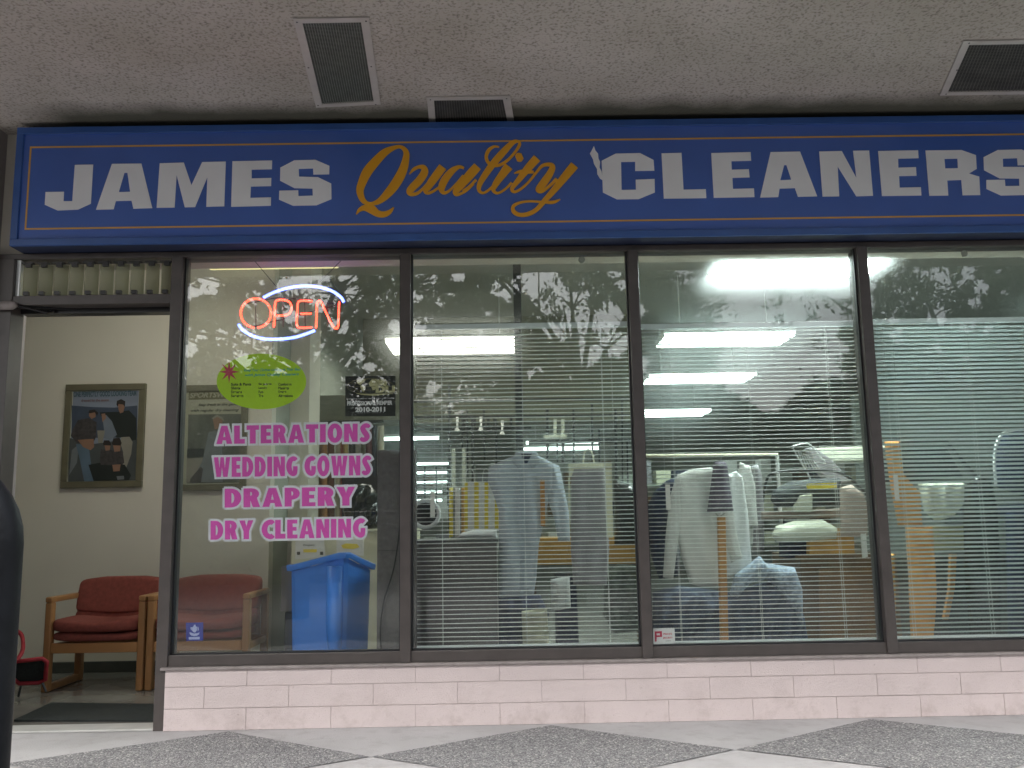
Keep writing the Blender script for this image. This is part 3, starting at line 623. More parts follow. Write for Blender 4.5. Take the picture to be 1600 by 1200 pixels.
mesh_of(text_fit('Promoting a cleaner standard for your fabrics', 541.5, 616, 621.5, 624, DY+.0004, (.0,))[0], 'member_text', wv, dl)
# blue crest
cr_ = empty('crest_sticker', at(303, 1001, DY), 'small blue square sticker with white crest low in the first window', 'sticker')
mesh_of(decal_px([[(290.5, 973), (317.5, 972.5), (317.5, 1001), (291, 1001.5)]], DY+.001, .0004), 'card', mat('royal_blue', (.02, .03, .30), .5, .03), cr_)
pl = mat('pale_blue_ink', (.42, .46, .75), .5, .03)
mesh_of(decal_px([[(295, 995.5), (312, 995), (312, 999), (295, 999.3)]], DY+.0005, .0003), 'name_strip', pl, cr_)
zc = lambda L: [(280+x/24, 960+y/24) for x, y in L]
for L in ([(560, 390), (605, 380), (620, 440), (670, 480), (660, 600), (600, 680), (540, 670), (480, 600), (470, 500), (540, 440)], [(430, 480), (460, 470), (470, 600), (430, 560)], [(690, 460), (715, 470), (735, 570), (700, 630), (690, 560)],
          [(385, 670), (440, 680), (560, 720), (700, 700), (760, 670), (740, 750), (660, 800), (560, 810), (450, 790), (400, 740)]):
    mesh_of(decal_px([zc(L)], DY+.0005, .0003), 'crest', pl, cr_)
# security sticker
se = empty('security_sticker', at(1034, 1008, DY), 'small white rounded sticker with red letter P at the bottom of the third window', 'sticker')
mesh_of(decal_px([[(1020.5, 983), (1022, 982.5), (1052.5, 981.5), (1054, 983), (1055, 1003.5), (1053.5, 1005.5), (1022.5, 1006.5), (1020.5, 1005)]], DY+.001, .0004), 'card', mat('sticker_white', (.74, .74, .76), .5, .02), se)
zs = lambda L: [(1009+x/26.67, 971.5+y/26.67) for x, y in L]
rd = mat('red_ink', (.55, .02, .08), .5, .03)
mesh_of(decal_px([zs([(370, 400), (670, 390), (685, 630), (455, 640), (455, 825), (375, 828)]), zs([(452, 485), (595, 482), (597, 560), (455, 565)])], DY+.0005, .0003), 'letter_p', rd, se)
mesh_of(text_fit("PRICE'S", 1036.5, 1050, 989, 992, DY+.0005, (.03,))[0], 'small_text', rd, se)
mesh_of(text_fit("SECURITY", 1036, 1051, 995, 998, DY+.0005, (.03,))[0], 'small_text', rd, se)
mesh_of(text_fit("ALARMS", 1040, 1048, 1000.5, 1002, DY+.0005, (.0,))[0], 'small_text', bk, se)

# ================================================================== NEON SIGN
ne = empty('neon_open_sign', at(455, 532, .1), 'glowing red neon OPEN sign with blue arcs hanging in the first window', 'neon sign')
NY = .07
redn = emit('red_neon', (1, .045, .022), 4.0); redcore = redn
blun = emit('blue_neon', (.10, .15, 1), 4.5)
def npx(L, y=NY): return [at(340+x/7.273, 430+y_/7.273, y) for x, y_ in L]
def curve3(L, n=5): return [Vector(p) for p in catmull([tuple(v) for v in L], n)]
O = [(435+172*math.sin(a), 432-166*math.cos(a)) for a in [math.radians(-172+344*k/26+180+0) for k in range(27)]]
O = [(435+172*math.cos(a), 432+166*math.sin(a)) for a in [math.radians(97+346*k/28) for k in range(29)]]
MB().tube(npx(O), .0047, 8).build('letter', redn, ne, smooth=True)
MB().tube(curve3(npx([(640, 590), (648, 470), (655, 320), (685, 285), (760, 282), (820, 310), (842, 370), (820, 430), (770, 455), (670, 460)])), .0047, 8).build('letter', redn, ne, smooth=True)
e_ = MB(); e_.tube(curve3(npx([(1075, 295), (960, 290), (915, 310), (905, 400), (900, 540), (915, 590), (980, 598), (1070, 592)])), .0047, 8); e_.tube(npx([(945, 440), (1065, 435)]), .0047, 8); e_.build('letter', redn, ne, smooth=True)
MB().tube(curve3(npx([(1118, 600), (1125, 450), (1128, 330), (1150, 292), (1180, 310), (1230, 420), (1300, 560), (1335, 602), (1368, 585), (1375, 450), (1382, 300)])), .0047, 8).build('letter', redn, ne, smooth=True)
MB().tube(curve3(npx([(520, 255), (640, 195), (800, 145), (980, 122), (1150, 135), (1300, 180), (1400, 250), (1432, 305)])), .0072, 8).build('blue_arc', blun, ne, smooth=True)
MB().tube(curve3(npx([(240, 560), (290, 625), (400, 690), (550, 725), (720, 725), (880, 705), (1010, 665), (1105, 628)])), .0072, 8).build('blue_arc', blun, ne, smooth=True)
for p_, q_ in (((432, 448), (394, 403)), ((498, 442), (540, 400))): MB().tube([at(*p_, .08), at(*q_, .08)], .0018, 5).build('hanging_chain', M['dark'], ne)
MB().tube(curve3(npx([(630, 770), (625, 900), (640, 1000)])+[at(470, 600, .12)]), .002, 5).build('cable', M['dark'], ne)
bd = MB(); 
for x in (430, 740, 990, 1250): bd.tube(npx([(x, 300), (x+6, 590)], NY+.02), .0022, 6)
bd.tube(npx([(300, 610), (1400, 330)], NY+.025), .0022, 6); bd.tube(npx([(300, 330), (700, 250), (1400, 330)], NY+.025), .0022, 6); bd.build('support_grid', M['dark'], ne)
# plastic suction hooks at the top of the glass
for px, py, t in ((909, 406, 'clear suction hook at the top of the second window'), (1507, 396, 'clear suction hook at the top of the fourth window')):
    h = MB(); c = at(px, py, .012); h.tube([c, c+Vector((0, .012, 0))], [.018, .008], 12); h.tube([c+Vector((0, .012, 0)), c+Vector((0, .02, -.012))], .004, 6)
    tag(h.build('suction_hook', M['wallgrey']), t, 'hook')

# ================================================================== BLINDS
def blind(i, xa, xb, ztop, zbot, tilt, cords, label, wand):
    b = empty('venetian_blind', ((xa+xb)/2, .12, zbot), label, 'blind', 'white venetian blinds in the windows')
    BY = .125
    MB().box(xa, xb, BY-.016, BY+.016, ztop, ztop+.026).build('head_rail', M['slatrail'], b, bevel=.002)
    n = int((ztop-zbot-.02)/.0222); s = MB(); c_, s_ = math.cos(tilt), math.sin(tilt)
    for k in range(n):
        z = zbot+.03+k*.0222; zz = random.uniform(-.0006, .0006); tt = tilt+random.uniform(-.02, .02); c_, s_ = math.cos(tt), math.sin(tt)
        rows = []
        for (u, v) in ((-.0125, 0), (-.0065, .0016), (0, .0022), (.0065, .0016), (.0125, 0)):
            rows.append((BY+u*c_-v*s_*-1, z+zz-u*s_+v*c_))
        vs = []; NS = 6
        for r_ in rows:
            for q in range(NS+1):
                vs.append((xa+.006+(xb-xa-.012)*q/NS, r_[0], r_[1]+.0007*math.sin(q*1.7+k*.8+i)))
        fs = []
        for a in range(4):
            for q in range(NS): fs.append((a*(NS+1)+q, a*(NS+1)+q+1, (a+1)*(NS+1)+q+1, (a+1)*(NS+1)+q))
        s.add(vs, fs)
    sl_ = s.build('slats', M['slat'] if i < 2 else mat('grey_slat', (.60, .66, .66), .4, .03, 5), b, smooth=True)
    so_ = sl_.modifiers.new('solid', 'SOLIDIFY'); so_.thickness = .0011; so_.offset = 0
    MB().box(xa+.004, xb-.004, BY-.011, BY+.011, zbot, zbot+.011).build('bottom_rail', M['slatrail'], b, bevel=.002)
    for x in cords:
        c = MB(); c.tube([(x, BY-.0145, zbot+.011), (x, BY-.0145, ztop)], .0010, 5); c.tube([(x, BY+.0145, zbot+.011), (x, BY+.0145, ztop)], .0010, 5); c.build('ladder_cord', M['cord'], b)
    for x, zb_, tg in wand:
        c = MB(); c.tube([(x, BY-.022, zb_), (x, BY-.022, ztop)], .0011, 5); c.build('pull_cord', M['cord'], b)
        if tg:
            MB().box(x-.012+tg, x+.012+tg, BY-.024, BY-.0225, zb_-.13, zb_).build('paper_tag', M['paper'], b)
blind(0, at(650, 800, .125).x, at(998, 800, .125).x-.012, at(820, 513, .125).z, at(820, 1010, .125).z, math.radians(2),
      [at(691, 760, .125).x, at(819, 760, .125).x, at(946, 760, .125).x], 'open white venetian blind in the second window', [(at(679, 650, .1).x, at(679, 768, .1).z, -.012), (at(957, 620, .1).x, at(957, 668, .1).z, 0)])
blind(1, at(1015, 800, .125).x-.01, at(1357, 800, .125).x, at(1180, 512, .125).z, at(1190, 1003, .125).z, math.radians(3),
      [at(1055, 760, .125).x, at(1179, 760, .125).x, at(1306, 760, .125).x], 'open white venetian blind in the third window', [(at(1035, 650, .1).x, at(1040, 757, .1).z, .012), (at(1318, 620, .1).x, at(1318, 640, .1).z, 0), (at(1296, 600, .1).x, at(1306, 700, .1).z, 0)])
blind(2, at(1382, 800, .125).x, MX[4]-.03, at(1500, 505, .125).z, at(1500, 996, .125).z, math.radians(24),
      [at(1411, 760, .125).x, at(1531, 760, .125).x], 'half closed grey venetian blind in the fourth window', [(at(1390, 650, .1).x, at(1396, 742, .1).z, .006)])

# ================================================================== LIGHT FIXTURES
def fixture(x0, x1, y0, y1, z0, m, label, h=.04):
    f = empty('ceiling_lamp', ((x0+x1)/2, (y0+y1)/2, z0), label, 'ceiling lamp', 'fluorescent ceiling lamps')
    d = MB(); d.box(x0+.01, x1-.01, y0, y1, z0, z0+h); d.build('diffuser', m, f, bevel=.008)
    MB().box(x0, x1, y0-.004, y1+.004, z0+h+.001, z0+h+.03).build('housing', M['housing'], f)
    MB().box(x0, x0+.009, y0+.01, y1-.01, z0+.01, z0+h).build('end_cap', M['housing'], f); MB().box(x1-.009, x1, y0+.01, y1-.01, z0+.01, z0+h).build('end_cap', M['housing'], f)
    for xx in (x0+.2, x1-.2): MB().tube([(xx, (y0+y1)/2, z0+h+.03), (xx, (y0+y1)/2, 3.298)], .006, 6).build('hanger', M['housing'], f)
T, CL = M['tubelight'], M['coolight']
fixture(-1.96, -1.08, 1.05, 1.30, 2.66, emit('aged_diffuser', (.95, .85, .40), .45), 'fluorescent lamp just visible along the top of the first window')
fixture(-2.75, -1.55, .42, .66, 2.72, T, 'added fluorescent lamp, unseen behind the sign, brightening the waiting area wall')  # extra lamp added out of view to light the waiting area wall
fixture(-1.09, .17, 3.62, 4.25, 2.615, T, 'warm white fluorescent lamp behind the mullion of the second window')
fixture(1.47, 2.62, .98, 1.70, 2.66, emit('bright_diffuser', (.85, 1, .97), 18), 'broad bright fluorescent lamp at the top of the third window')
fixture(1.51, 2.75, 3.70, 4.20, 2.64, CL, 'second cool fluorescent lamp back from the third window')
fixture(1.73, 3.02, 6.0, 6.6, 2.63, CL, 'third cool fluorescent lamp back from the third window')
fixture(1.96, 3.29, 9.6, 10.3, 2.63, CL, 'fourth fluorescent lamp back, small behind the third window blind')
fixture(.43, 1.94, 13.5, 13.7, 2.50, CL, 'farthest fluorescent lamp, small behind the second window blind')
fixture(-3.6, -2.4, 7.8, 8.0, 2.62, T, 'fluorescent lamp hidden deep in the back room on the left')
fixture(4.4, 5.6, 2.2, 2.5, 2.64, CL, 'fluorescent lamp over the work area behind the fourth window')
# lit strips far back on the left = bare batten lamps
for (xa, xb, yp, Yd, t) in ((546, 640, 663, 9.5, 'thin batten lamp high behind the member sticker'), (600, 685, 688, 9.0, 'thin batten lamp below the member sticker'), (818, 936, 704, 9.0, 'low batten lamp behind the shirt collar')):
    f = empty('batten_lamp', at((xa+xb)/2, yp, Yd), t, 'ceiling lamp', 'batten lamps in the back room')
    a = at(xa, yp, Yd); b = at(xb, yp, Yd)
    MB().box(a.x, b.x, Yd, Yd+.05, a.z, a.z+.045).build('tube', CL, f); MB().box(a.x-.02, b.x+.02, Yd-.02, Yd+.07, a.z+.046, a.z+.09).build('batten', M['housing'], f)
bwn = empty('slatted_window', at(668, 790, 8), 'small bright window with dark bars at the back on the left', 'window')
for k, yp in enumerate((725, 739, 754, 769, 782)):
    a = at(648, yp, 8.); b = at(702, yp, 8.); MB().box(a.x, b.x-(.10 if k > 2 else 0), 8.0, 8.02, a.z-.014, a.z+.014).build('lit_strip', CL, bwn)
bars = MB()
for xx in (646, 664, 682, 700): a = at(xx, 790, 7.97); bars.box(a.x-.012, a.x+.012, 7.96, 7.98, a.z, a.z+.55)
bars.build('bars', M['dark'], bwn)

# ================================================================== WAITING AREA
def armchair(x0, x1, label):
    y0, y1 = 1.05, 1.52; zt_ = .525; t = .034
    c = empty('armchair', ((x0+x1)/2, 1.38, 0), label, 'armchair', 'armchairs against the waiting area wall')
    for s, xa in ((0, x0), (1, x1-.042)):
        f = MB(); xb = xa+.042
        f.box(xa, xb, y0, y0+.055, 0.001, zt_); f.box(xa, xb, y1-.055, y1, .001, zt_)
        f.box(xa-.001, xb+.001, y0-.002, y1+.002, zt_+.0005, zt_+t)
        f.box(xa+.002, xb-.002, y0+.056, y1-.056, .002, .045); f.box(xa+.002, xb-.002, y0+.056, y1-.056, .225, .27)
        f.build('side_frame', M['wood'], c, bevel=.008)
    MB().box(x0+.043, x1-.043, y0+.008, y0+.04, .225, .284).build('front_rail', M['woodx'], c, bevel=.004)
    MB().box(x0+.043, x1-.043, y1-.05, y1-.02, .215, .272).build('back_rail', M['woodx'], c, bevel=.004)
    wd = x1-x0-.085; cx = (x0+x1)/2
    for (zc_, hh, yc, dd, ex) in ((.378, .080, y0+.17, .38, .03), (.315, .058, y0+.175, .37, .03)):
        vs, fs = cushion(wd+ex, dd, hh, .4); q = []
        for v in vs:
            z = v.z+.006*math.sin(v.x*14+zc_*30)*(1 if v.z > 0 else 0)-.012*(1-(v.x/(wd/2))**2)*(1 if v.z > 0 else .4)
            q.append((v.x+cx, v.y+yc, z+zc_+.008))
        MB().add(q, fs).build('seat_cushion', M['redcloth'], c, smooth=True)
    for (zc_, hh, dd) in ((.545, .215, .10), (.40, .12, .085)):
        vs, fs = cushion(wd+.02, dd, hh, .21, 36, 18); q = []
        for v in vs:
            pin = 1-.22*math.exp(-(v.x/.012)**2)*(v.z/hh+.5)
            z = zc_+v.z+.010*math.cos(v.x*10)*(1 if v.z > 0 else -.3)-(0.006 if abs(v.x) < .02 else 0)
            q.append((v.x*(1-.05*max(0, v.z/hh)**2*2)+cx, 1.40+v.y*pin+(z-.4)*.22, z))
        MB().add(q, fs).build('back_cushion', M['redcloth'], c, smooth=True)
    MB().box(x0+.05, x1-.05, 1.485, 1.50, .27, .56).build('back_board', M['woodx'], c)
armchair(-2.795, -2.19, 'wooden armchair with rust red cushions seen through the open doorway')
armchair(-2.178, -1.56, 'wooden armchair with rust red cushions partly behind the first window')
# folding child chair at the left
kc = empty('folding_chair', at(52, 1080, 1.0), 'small red folding chair with black mesh at the left of the doorway', 'chair')
a = [at(22, 1034, .8), at(66, 1029, .8), at(73, 1034, .85), at(71, 1062, .95), at(60, 1067, .95), at(30, 1068, .9), at(20, 1060, .85)]
MB().tube(a, .012, 8, closed=True).build('seat_rim', M['red'], kc, smooth=True)
MB().add([p+Vector((0, .012, 0)) for p in a], [tuple(range(7))]).build('mesh_panel', M['mat'], kc)
MB().tube(curve3([at(24, 1034, .8), at(34, 1020, .85), at(36, 1005, .9), at(32, 990, .95), at(14, 980, .95)]), .012, 8).build('back_tube', M['red'], kc, smooth=True)
for p, q in (((66, 1066), (72, 1081)), ((34, 1066), (28, 1092))): MB().tube([at(*p, .95), at(*q, .95)], .007, 6).build('leg', M['dark'], kc)
# posters
def poster_frame(name, cs, label, fm):
    P = [at(x, y, 1.80) for x, y in cs]; x0 = (P[0].x+P[3].x)/2; x1 = (P[1].x+P[2].x)/2; z1 = (P[0].z+P[1].z)/2; z0 = (P[2].z+P[3].z)/2
    o = empty(name, ((x0+x1)/2, 1.82, z0), label, 'picture'); f = MB(); t = .045
    f.box(x0, x1, 1.79, 1.818, z1-t, z1); f.box(x0, x1, 1.79, 1.818, z0, z0+t); f.box(x0, x0+t, 1.79, 1.818, z0+t+.0005, z1-t-.0005); f.box(x1-t, x1, 1.79, 1.818, z0+t+.0005, z1-t-.0005)
    f.build('frame', fm, o, bevel=.003)
    return o, x0, x1, z0, z1
fm1 = mat('grey_green_frame', (.13, .12, .075), .5, .15)
p1, x0, x1, z0, z1 = poster_frame('framed_poster', [(103, 600), (228, 600), (222, 762), (95, 762)], 'framed poster of four casually dressed people on the wall above the chairs', fm1)
MB().box(x0+.045, x1-.045, 1.805, 1.815, z0+.045, z1-.045).build('mount', mat('cream_mount', (.45, .45, .38), .6, .02), p1)
MB().box(x0+.052, x1-.052, 1.803, 1.8048, z0+.052, z1-.052).build('print', mat('dusk_sky_print', (.20, .23, .29), .4, .2, 3, stretch=(.4, 1, 2)), p1)
zp = lambda L: [(x/6.1538, 580+y/6.1538) for x, y in L]
inks = dict(hair=(.025, .02, .018), skin=(.26, .15, .10), black=(.018, .024, .022), plaid=(.055, .05, .05), jean=(.10, .15, .20), khaki=(.24, .23, .19), grey=(.16, .18, .19), hill=(.055, .075, .11), shirt=(.16, .19, .23), rock=(.07, .08, .08))
IM = {k: mat(k+'_print', v, .5, .35 if k == 'plaid' else .12, 40 if k == 'plaid' else 8) for k, v in inks.items()}
FIG = [('hill', [(690, 330), (900, 345), (1100, 350), (1320, 330), (1320, 640), (690, 640)]), ('rock', [(660, 640), (900, 700), (1320, 640), (1305, 1050), (655, 1065)]),
       ('grey', [(690, 760), (760, 700), (740, 880), (665, 1000)]),
       ('black', [(960, 395), (1150, 390), (1240, 375), (1310, 450), (1310, 660), (1250, 670), (1220, 630), (1120, 640), (1060, 470), (970, 430)]),
       ('khaki', [(1165, 635), (1245, 630), (1275, 680), (1260, 800), (1215, 925), (1180, 900), (1185, 780), (1160, 700)]),
       ('skin', [(1135, 310), (1185, 305), (1200, 340), (1185, 395), (1155, 405), (1140, 370)]), ('hair', [(1120, 320), (1125, 285), (1165, 268), (1205, 290), (1200, 345), (1185, 320), (1140, 315), (1132, 345)]),
       ('shirt', [(985, 440), (1020, 420), (1075, 480), (1125, 610), (1060, 660), (990, 640), (1000, 560)]), ('skin', [(975, 410), (1010, 405), (1020, 450), (985, 490)]),
       ('khaki', [(935, 570), (1010, 570), (985, 690), (945, 690)]), ('plaid', [(700, 560), (750, 470), (850, 450), (930, 490), (920, 640), (900, 680), (740, 690), (680, 620)]),
       ('skin', [(860, 390), (915, 380), (920, 440), (880, 460), (855, 430)]), ('hair', [(850, 400), (860, 375), (910, 368), (945, 400), (935, 430), (910, 395), (870, 405)]),
       ('jean', [(730, 700), (850, 700), (870, 850), (900, 1060), (810, 1060), (770, 860)]), ('skin', [(745, 660), (900, 650), (905, 730), (870, 760), (800, 730)]),
       ('black', [(850, 900), (960, 880), (1200, 900), (1260, 1000), (1240, 1045), (900, 1055)]), ('plaid', [(960, 850), (970, 750), (1080, 760), (1180, 770), (1195, 880), (1150, 910), (970, 900)]),
       ('hair', [(990, 700), (1000, 665), (1050, 665), (1070, 700), (1060, 720), (1000, 715)]), ('skin', [(1005, 712), (1062, 715), (1055, 760), (1015, 765)]),
       ('skin', [(1085, 700), (1160, 705), (1155, 770), (1100, 775)]), ('hair', [(1075, 700), (1090, 645), (1150, 640), (1170, 690), (1160, 715), (1090, 712)]), ('skin', [(1080, 900), (1160, 895), (1150, 960), (1090, 965)]),
       ('grey', [(1120, 1010), (1190, 1005), (1195, 1040), (1130, 1045)])]
for k, (c_, L) in enumerate(FIG):
    mesh_of(decal_px([zp(L)], 1.8026-.0003*k, .0002), 'printed_figure', IM[c_], p1)
mesh_of(text_fit('ONE PERFECTLY GOOD LOOKING TEAM', 115, 213, 611, 619.5, 1.799, (.03,))[0], 'headline', mat('teal_ink', (.05, .10, .12), .5, .05), p1)
mesh_of(text_fit('dressed for the season', 127, 170, 623, 627.5, 1.799, (.02,))[0], 'subline', mat('rose_ink', (.18, .11, .11), .5, .05), p1)
p2, x0, x1, z0, z1 = poster_frame('framed_poster', [(279, 603), (388, 600), (384, 765), (275, 768)], 'framed sportswear poster on the wall behind the first window', fm1)
MB().box(x0+.045, x1-.045, 1.805, 1.815, z0+.045, z1-.045).build('mount', mat('cream_print', (.36, .36, .27), .6, .04), p2)
z2 = lambda L: [(280+x/6.317, 590+y/6.317) for x, y in L]
mesh_of(decal_px([z2([(95, 120), (640, 100), (640, 205), (92, 220)])], 1.8035, .0004), 'title_band', mat('olive_band', (.12, .11, .05), .5, .1), p2)
mesh_of(text_fit('SPORTSWEAR', 296, 372, 613, 621, 1.803, (.03,), shear=.3)[0], 'title', mat('band_text', (.33, .32, .24), .5, .03), p2)
mesh_of(text_fit('Stay fresh in the game', 310, 372, 630, 635, 1.803, (.02,), shear=.3)[0], 'subtitle', bk, p2)
mesh_of(text_fit('with regular dry cleaning', 298, 373, 639, 644, 1.803, (.02,), shear=.3)[0], 'subtitle', bk, p2)
mesh_of(decal_px([z2([(90, 365), (625, 358), (615, 1035), (75, 1045)])], 1.8035, .0004), 'photo_print', mat('dim_photo', (.10, .11, .09), .5, .45, 2.5, stretch=(3, 1, 1)), p2)
for k, (c_, L) in enumerate((('khaki', [(75, 800), (240, 790), (180, 1030), (70, 1040)]), ('grey', [(290, 540), (350, 520), (420, 560), (430, 1030), (120, 1035), (230, 820)]), ('skin', [(330, 400), (380, 370), (430, 410), (420, 500), (350, 510)]),
                             ('khaki', [(320, 400), (370, 365), (430, 390), (450, 440), (425, 420), (380, 385), (335, 410)]), ('plaid', [(110, 1000), (210, 880), (235, 900), (215, 1035), (105, 1035)]), ('black', [(80, 700), (250, 700), (240, 780), (75, 790)]))):
    mesh_of(decal_px([z2(L)], 1.8028-.0003*k, .0002), 'printed_figure', IM[c_], p2)

# ================================================================== COUNTER AREA, FIRST WINDOW
# blue recycling bin, corner towards the window
bn = empty('recycling_bin', (-.90, .62, 0), 'tall blue plastic recycling bin standing behind the first window', 'bin')
A0 = at(447, 889, .62); A1 = at(572, 866, .40); A2 = at(590, 888, .70)
zt_ = .77
base = [Vector((-1.235, .58, 0)), Vector((-.865, .38, 0)), Vector((-.745, .72, 0)), Vector((-1.13, .90, 0))]
def ring(sc, z, rise=0.):
    c = sum(base, Vector())/4; out = []
    for i in range(4):
        a, b, d = base[i-1], base[i], base[(i+1) % 4]
        for q in ((b+(a-b).normalized()*.045), b+((a-b).normalized()+(d-b).normalized())*.012, (b+(d-b).normalized()*.045)): out.append(q)
    res_ = []
    for p in out:
        v = c+(p-c)*sc; ws = [1/((p-q_).length+.02)**3 for q_ in base]; k = sum(a_*b_ for a_, b_ in zip(ws, (0, 1, -.1, -.3)))/sum(ws); res_.append(Vector((v.x, v.y, z+rise*k)))
    return res_
def loft(rings, cap=True):
    n = len(rings[0]); vs = [v for r_ in rings for v in r_]; fs = []
    for i in range(len(rings)-1):
        for k in range(n): fs.append((i*n+k, i*n+(k+1) % n, (i+1)*n+(k+1) % n, (i+1)*n+k))
    if cap: fs.append(tuple(range(n)))
    return vs, fs
zr = .742
MB().add(*loft([ring(.84, .001), ring(.86, .2), ring(.92, zr-.03, .07), ring(.90, zr-.03, .07), ring(.84, .21), ring(.82, .03)])).build('body', M['binblue'], bn)
rr = loft([ring(.92, zr-.026, .07), ring(1.03, zr-.030, .07), ring(1.05, zr-.004, .07), ring(1.03, zr+.004, .07), ring(.93, zr+.002, .07), ring(.91, zr-.02, .07)], cap=False)
MB().add(*rr).build('rim', M['binblue'], bn, bevel=.003)
c = base[1]+(base[3]-base[1])*.10
MB().tube([(c.x-.03, c.y-.028, .002), (c.x-.035, c.y-.035, zr+.0)], [.036, .042], 16).build('corner_column', M['binblue'], bn, smooth=True)
# grey fabric partition
gp = empty('partition_panel', (-.6, .4, 0), 'upright grey fabric panel next to the blue bin', 'panel')
a = at(590, 703, .40); b = at(642, 701, .40)
MB().box(a.x, b.x+.03, .40, .44, .001, a.z).build('fabric_panel', M['carpet'], gp, bevel=.003)
MB().box(a.x+.0, b.x+.03, .396, .3995, .82, .822).build('seam', M['dark'], gp)
tag(MB().tube(curve3([at(626, 700, .38), at(626, 800, .38), at(617, 880, .38), at(600, 940, .38), at(594, 985, .38), at(596, 1022, .38), at(596, 1060, .38)]), .0045, 6).build('power_cord', M['black'], smooth=True), 'black power cord hanging down the grey panel', 'cord')
MB().box(at(583, 1012, .36).x, at(597, 1012, .36).x, .35, .37, .27, .305).build('note', mat('yellow_note', (.62, .60, .28), .7, .03))
tag(bpy.data.objects['note'], 'small pale yellow note at the foot of the grey panel', 'note')
# counter
ct = empty('carpeted_counter', (-.3, .8, 0), 'grey carpet covered counter behind the left half of the second window', 'counter')
a = at(643, 845, .60); b = at(776, 845, .60)
MB().box(a.x, b.x, .60, 1.15, .001, a.z-.02).build('counter_body', M['carpet'], ct, bevel=.003)
MB().box(a.x-.01, b.x+.01, .59, 1.16, a.z-.0195, a.z).build('counter_top', mat('dark_top', (.10, .10, .11), .4, .1), ct, bevel=.003)
# cream counter further back with display
cc = empty('reception_counter', (-1.1, 1.9, 0), 'cream reception counter behind the blue bin', 'counter')
a = at(455, 868, 1.75); b = at(645, 830, 1.75)
MB().box(a.x, b.x, 1.75, 2.3, .001, b.z).build('counter_body', M['cream'], cc, bevel=.004)
MB().box(a.x-.02, b.x+.01, 1.73, 2.32, b.z+.001, b.z+.02).build('counter_top', M['cream'], cc, bevel=.004)
bx = at(440, 885, 1.2); b2 = at(462, 955, 1.2)
tag(MB().box(bx.x, b2.x, 1.2, 1.5, b2.z, bx.z).build('cardboard_box', mat('grey_box', (.13, .115, .105), .8, .1)), 'grey-brown carton on a stool left of the blue bin', 'box')
tag(MB().box(bx.x+.02, b2.x+.02, 1.22, 1.48, .001, b2.z-.001).build('stool', M['dark'], bevel=.01), 'dark low stand under the grey-brown carton', 'stand')
for nm, L, t, ink in (('counter_card', [(462, 846), (506, 842), (508, 871), (461, 874)], 'white printed card with two black corner marks above the blue bin', 1), ('counter_card', [(526, 842), (568, 840), (568, 868), (526, 868)], 'white card with an orange blot above the blue bin', 2)):
    e0 = empty(nm, at(L[0][0], L[2][1], 1.6), t, 'card', 'cards on the reception counter')
    MB().prism(L, 1.6, .004).build('card', M['paper'], e0)
    if ink == 1:
        mesh_of(decal_px([[(464, 862), (469, 862), (469, 867), (464, 867)]], 1.597, .001), 'corner_mark', bk, e0); mesh_of(decal_px([[(500, 862), (505, 862), (505, 867), (500, 867)]], 1.597, .001), 'corner_mark', bk, e0)
        mesh_of(decal_px([[(474, 858), (495, 858), (495, 863), (474, 863)]], 1.597, .001), 'yellow_patch', M['yellow'], e0)
        mesh_of(text_fit('Drapery', 474, 492, 850, 854, 1.597, (.02,))[0], 'card_text', bk, e0)
    else: mesh_of(decal_px([[(533, 852), (540, 849), (558, 850), (562, 855), (552, 858), (536, 857)]], 1.597, .001), 'orange_blot', M['yellow'], e0)
# rack of boxes / hanging clothes behind
rk = empty('clothes_rack', at(520, 840, 2.9), 'tall rack of narrow hanging clothes behind the pink lettering', 'clothes rack')
MB().tube([at(460, 662, 2.9), at(600, 658, 2.9)], .015, 8).build('rail', M['dark'], rk)
MB().box(at(462, 700, 2.95).x, at(466, 700, 2.95).x, 2.95, 3.0, .001, at(462, 662, 2.95).z).build('upright', M['dark'], rk)
cols = [(.10, .03, .035), (.045, .05, .07), (.40, .36, .26), (.22, .12, .05), (.36, .17, .06), (.12, .05, .03), (.45, .42, .33), (.30, .12, .08), (.42, .30, .12), (.05, .055, .06), (.50, .49, .42), (.14, .14, .10)]
xx = 468
for k in range(15):
    wd = random.uniform(5, 11); c_ = cols[k % len(cols)]
    o = MB(); vs, fs = puff([(xx, 664+random.uniform(0, 3)), (xx+wd, 664), (xx+wd+.5, 826+random.uniform(-8, 8)), (xx-.5, 828)], 2.85+random.uniform(0, .08), .03, cell=.02, rim=.03, folds=(.01, 60), seed=k)
    o.add(vs, fs).build('hanging_garment', mat('garment_%d' % k, c_, .9, .15, 12), rk, smooth=True); xx += wd+random.uniform(-1, 2)
tag(MB().box(at(470, 600, 3.2).x, at(640, 600, 3.2).x, 3.2, 3.5, at(500, 658, 3.2).z, at(500, 618, 3.2).z).build('wall_cabinet', mat('olive_cabinet', (.20, .20, .15), .6, .15, 6, stretch=(1, 1, 4))), 'olive wall cabinet band behind the member sticker', 'cabinet')
tag(MB().box(at(482, 600, 3.1).x, at(486, 600, 3.1).x, 3.1, 3.15, at(482, 622, 3.1).z, 3.298).build('wood_upright', mat('brown_board_dark', (.10, .055, .03), .6, .2)), 'brown timber upright beside the green oval sticker', 'timber post')
tag(MB().box(at(462, 600, 3.3).x, at(490, 600, 3.3).x, 3.3, 3.35, at(482, 622, 3.3).z, 3.298).build('door_panel', mat('brown_door', (.16, .10, .055), .6, .3, 5, stretch=(2, 1, .3))), 'tall brown timber panel behind the green oval sticker', 'panel')
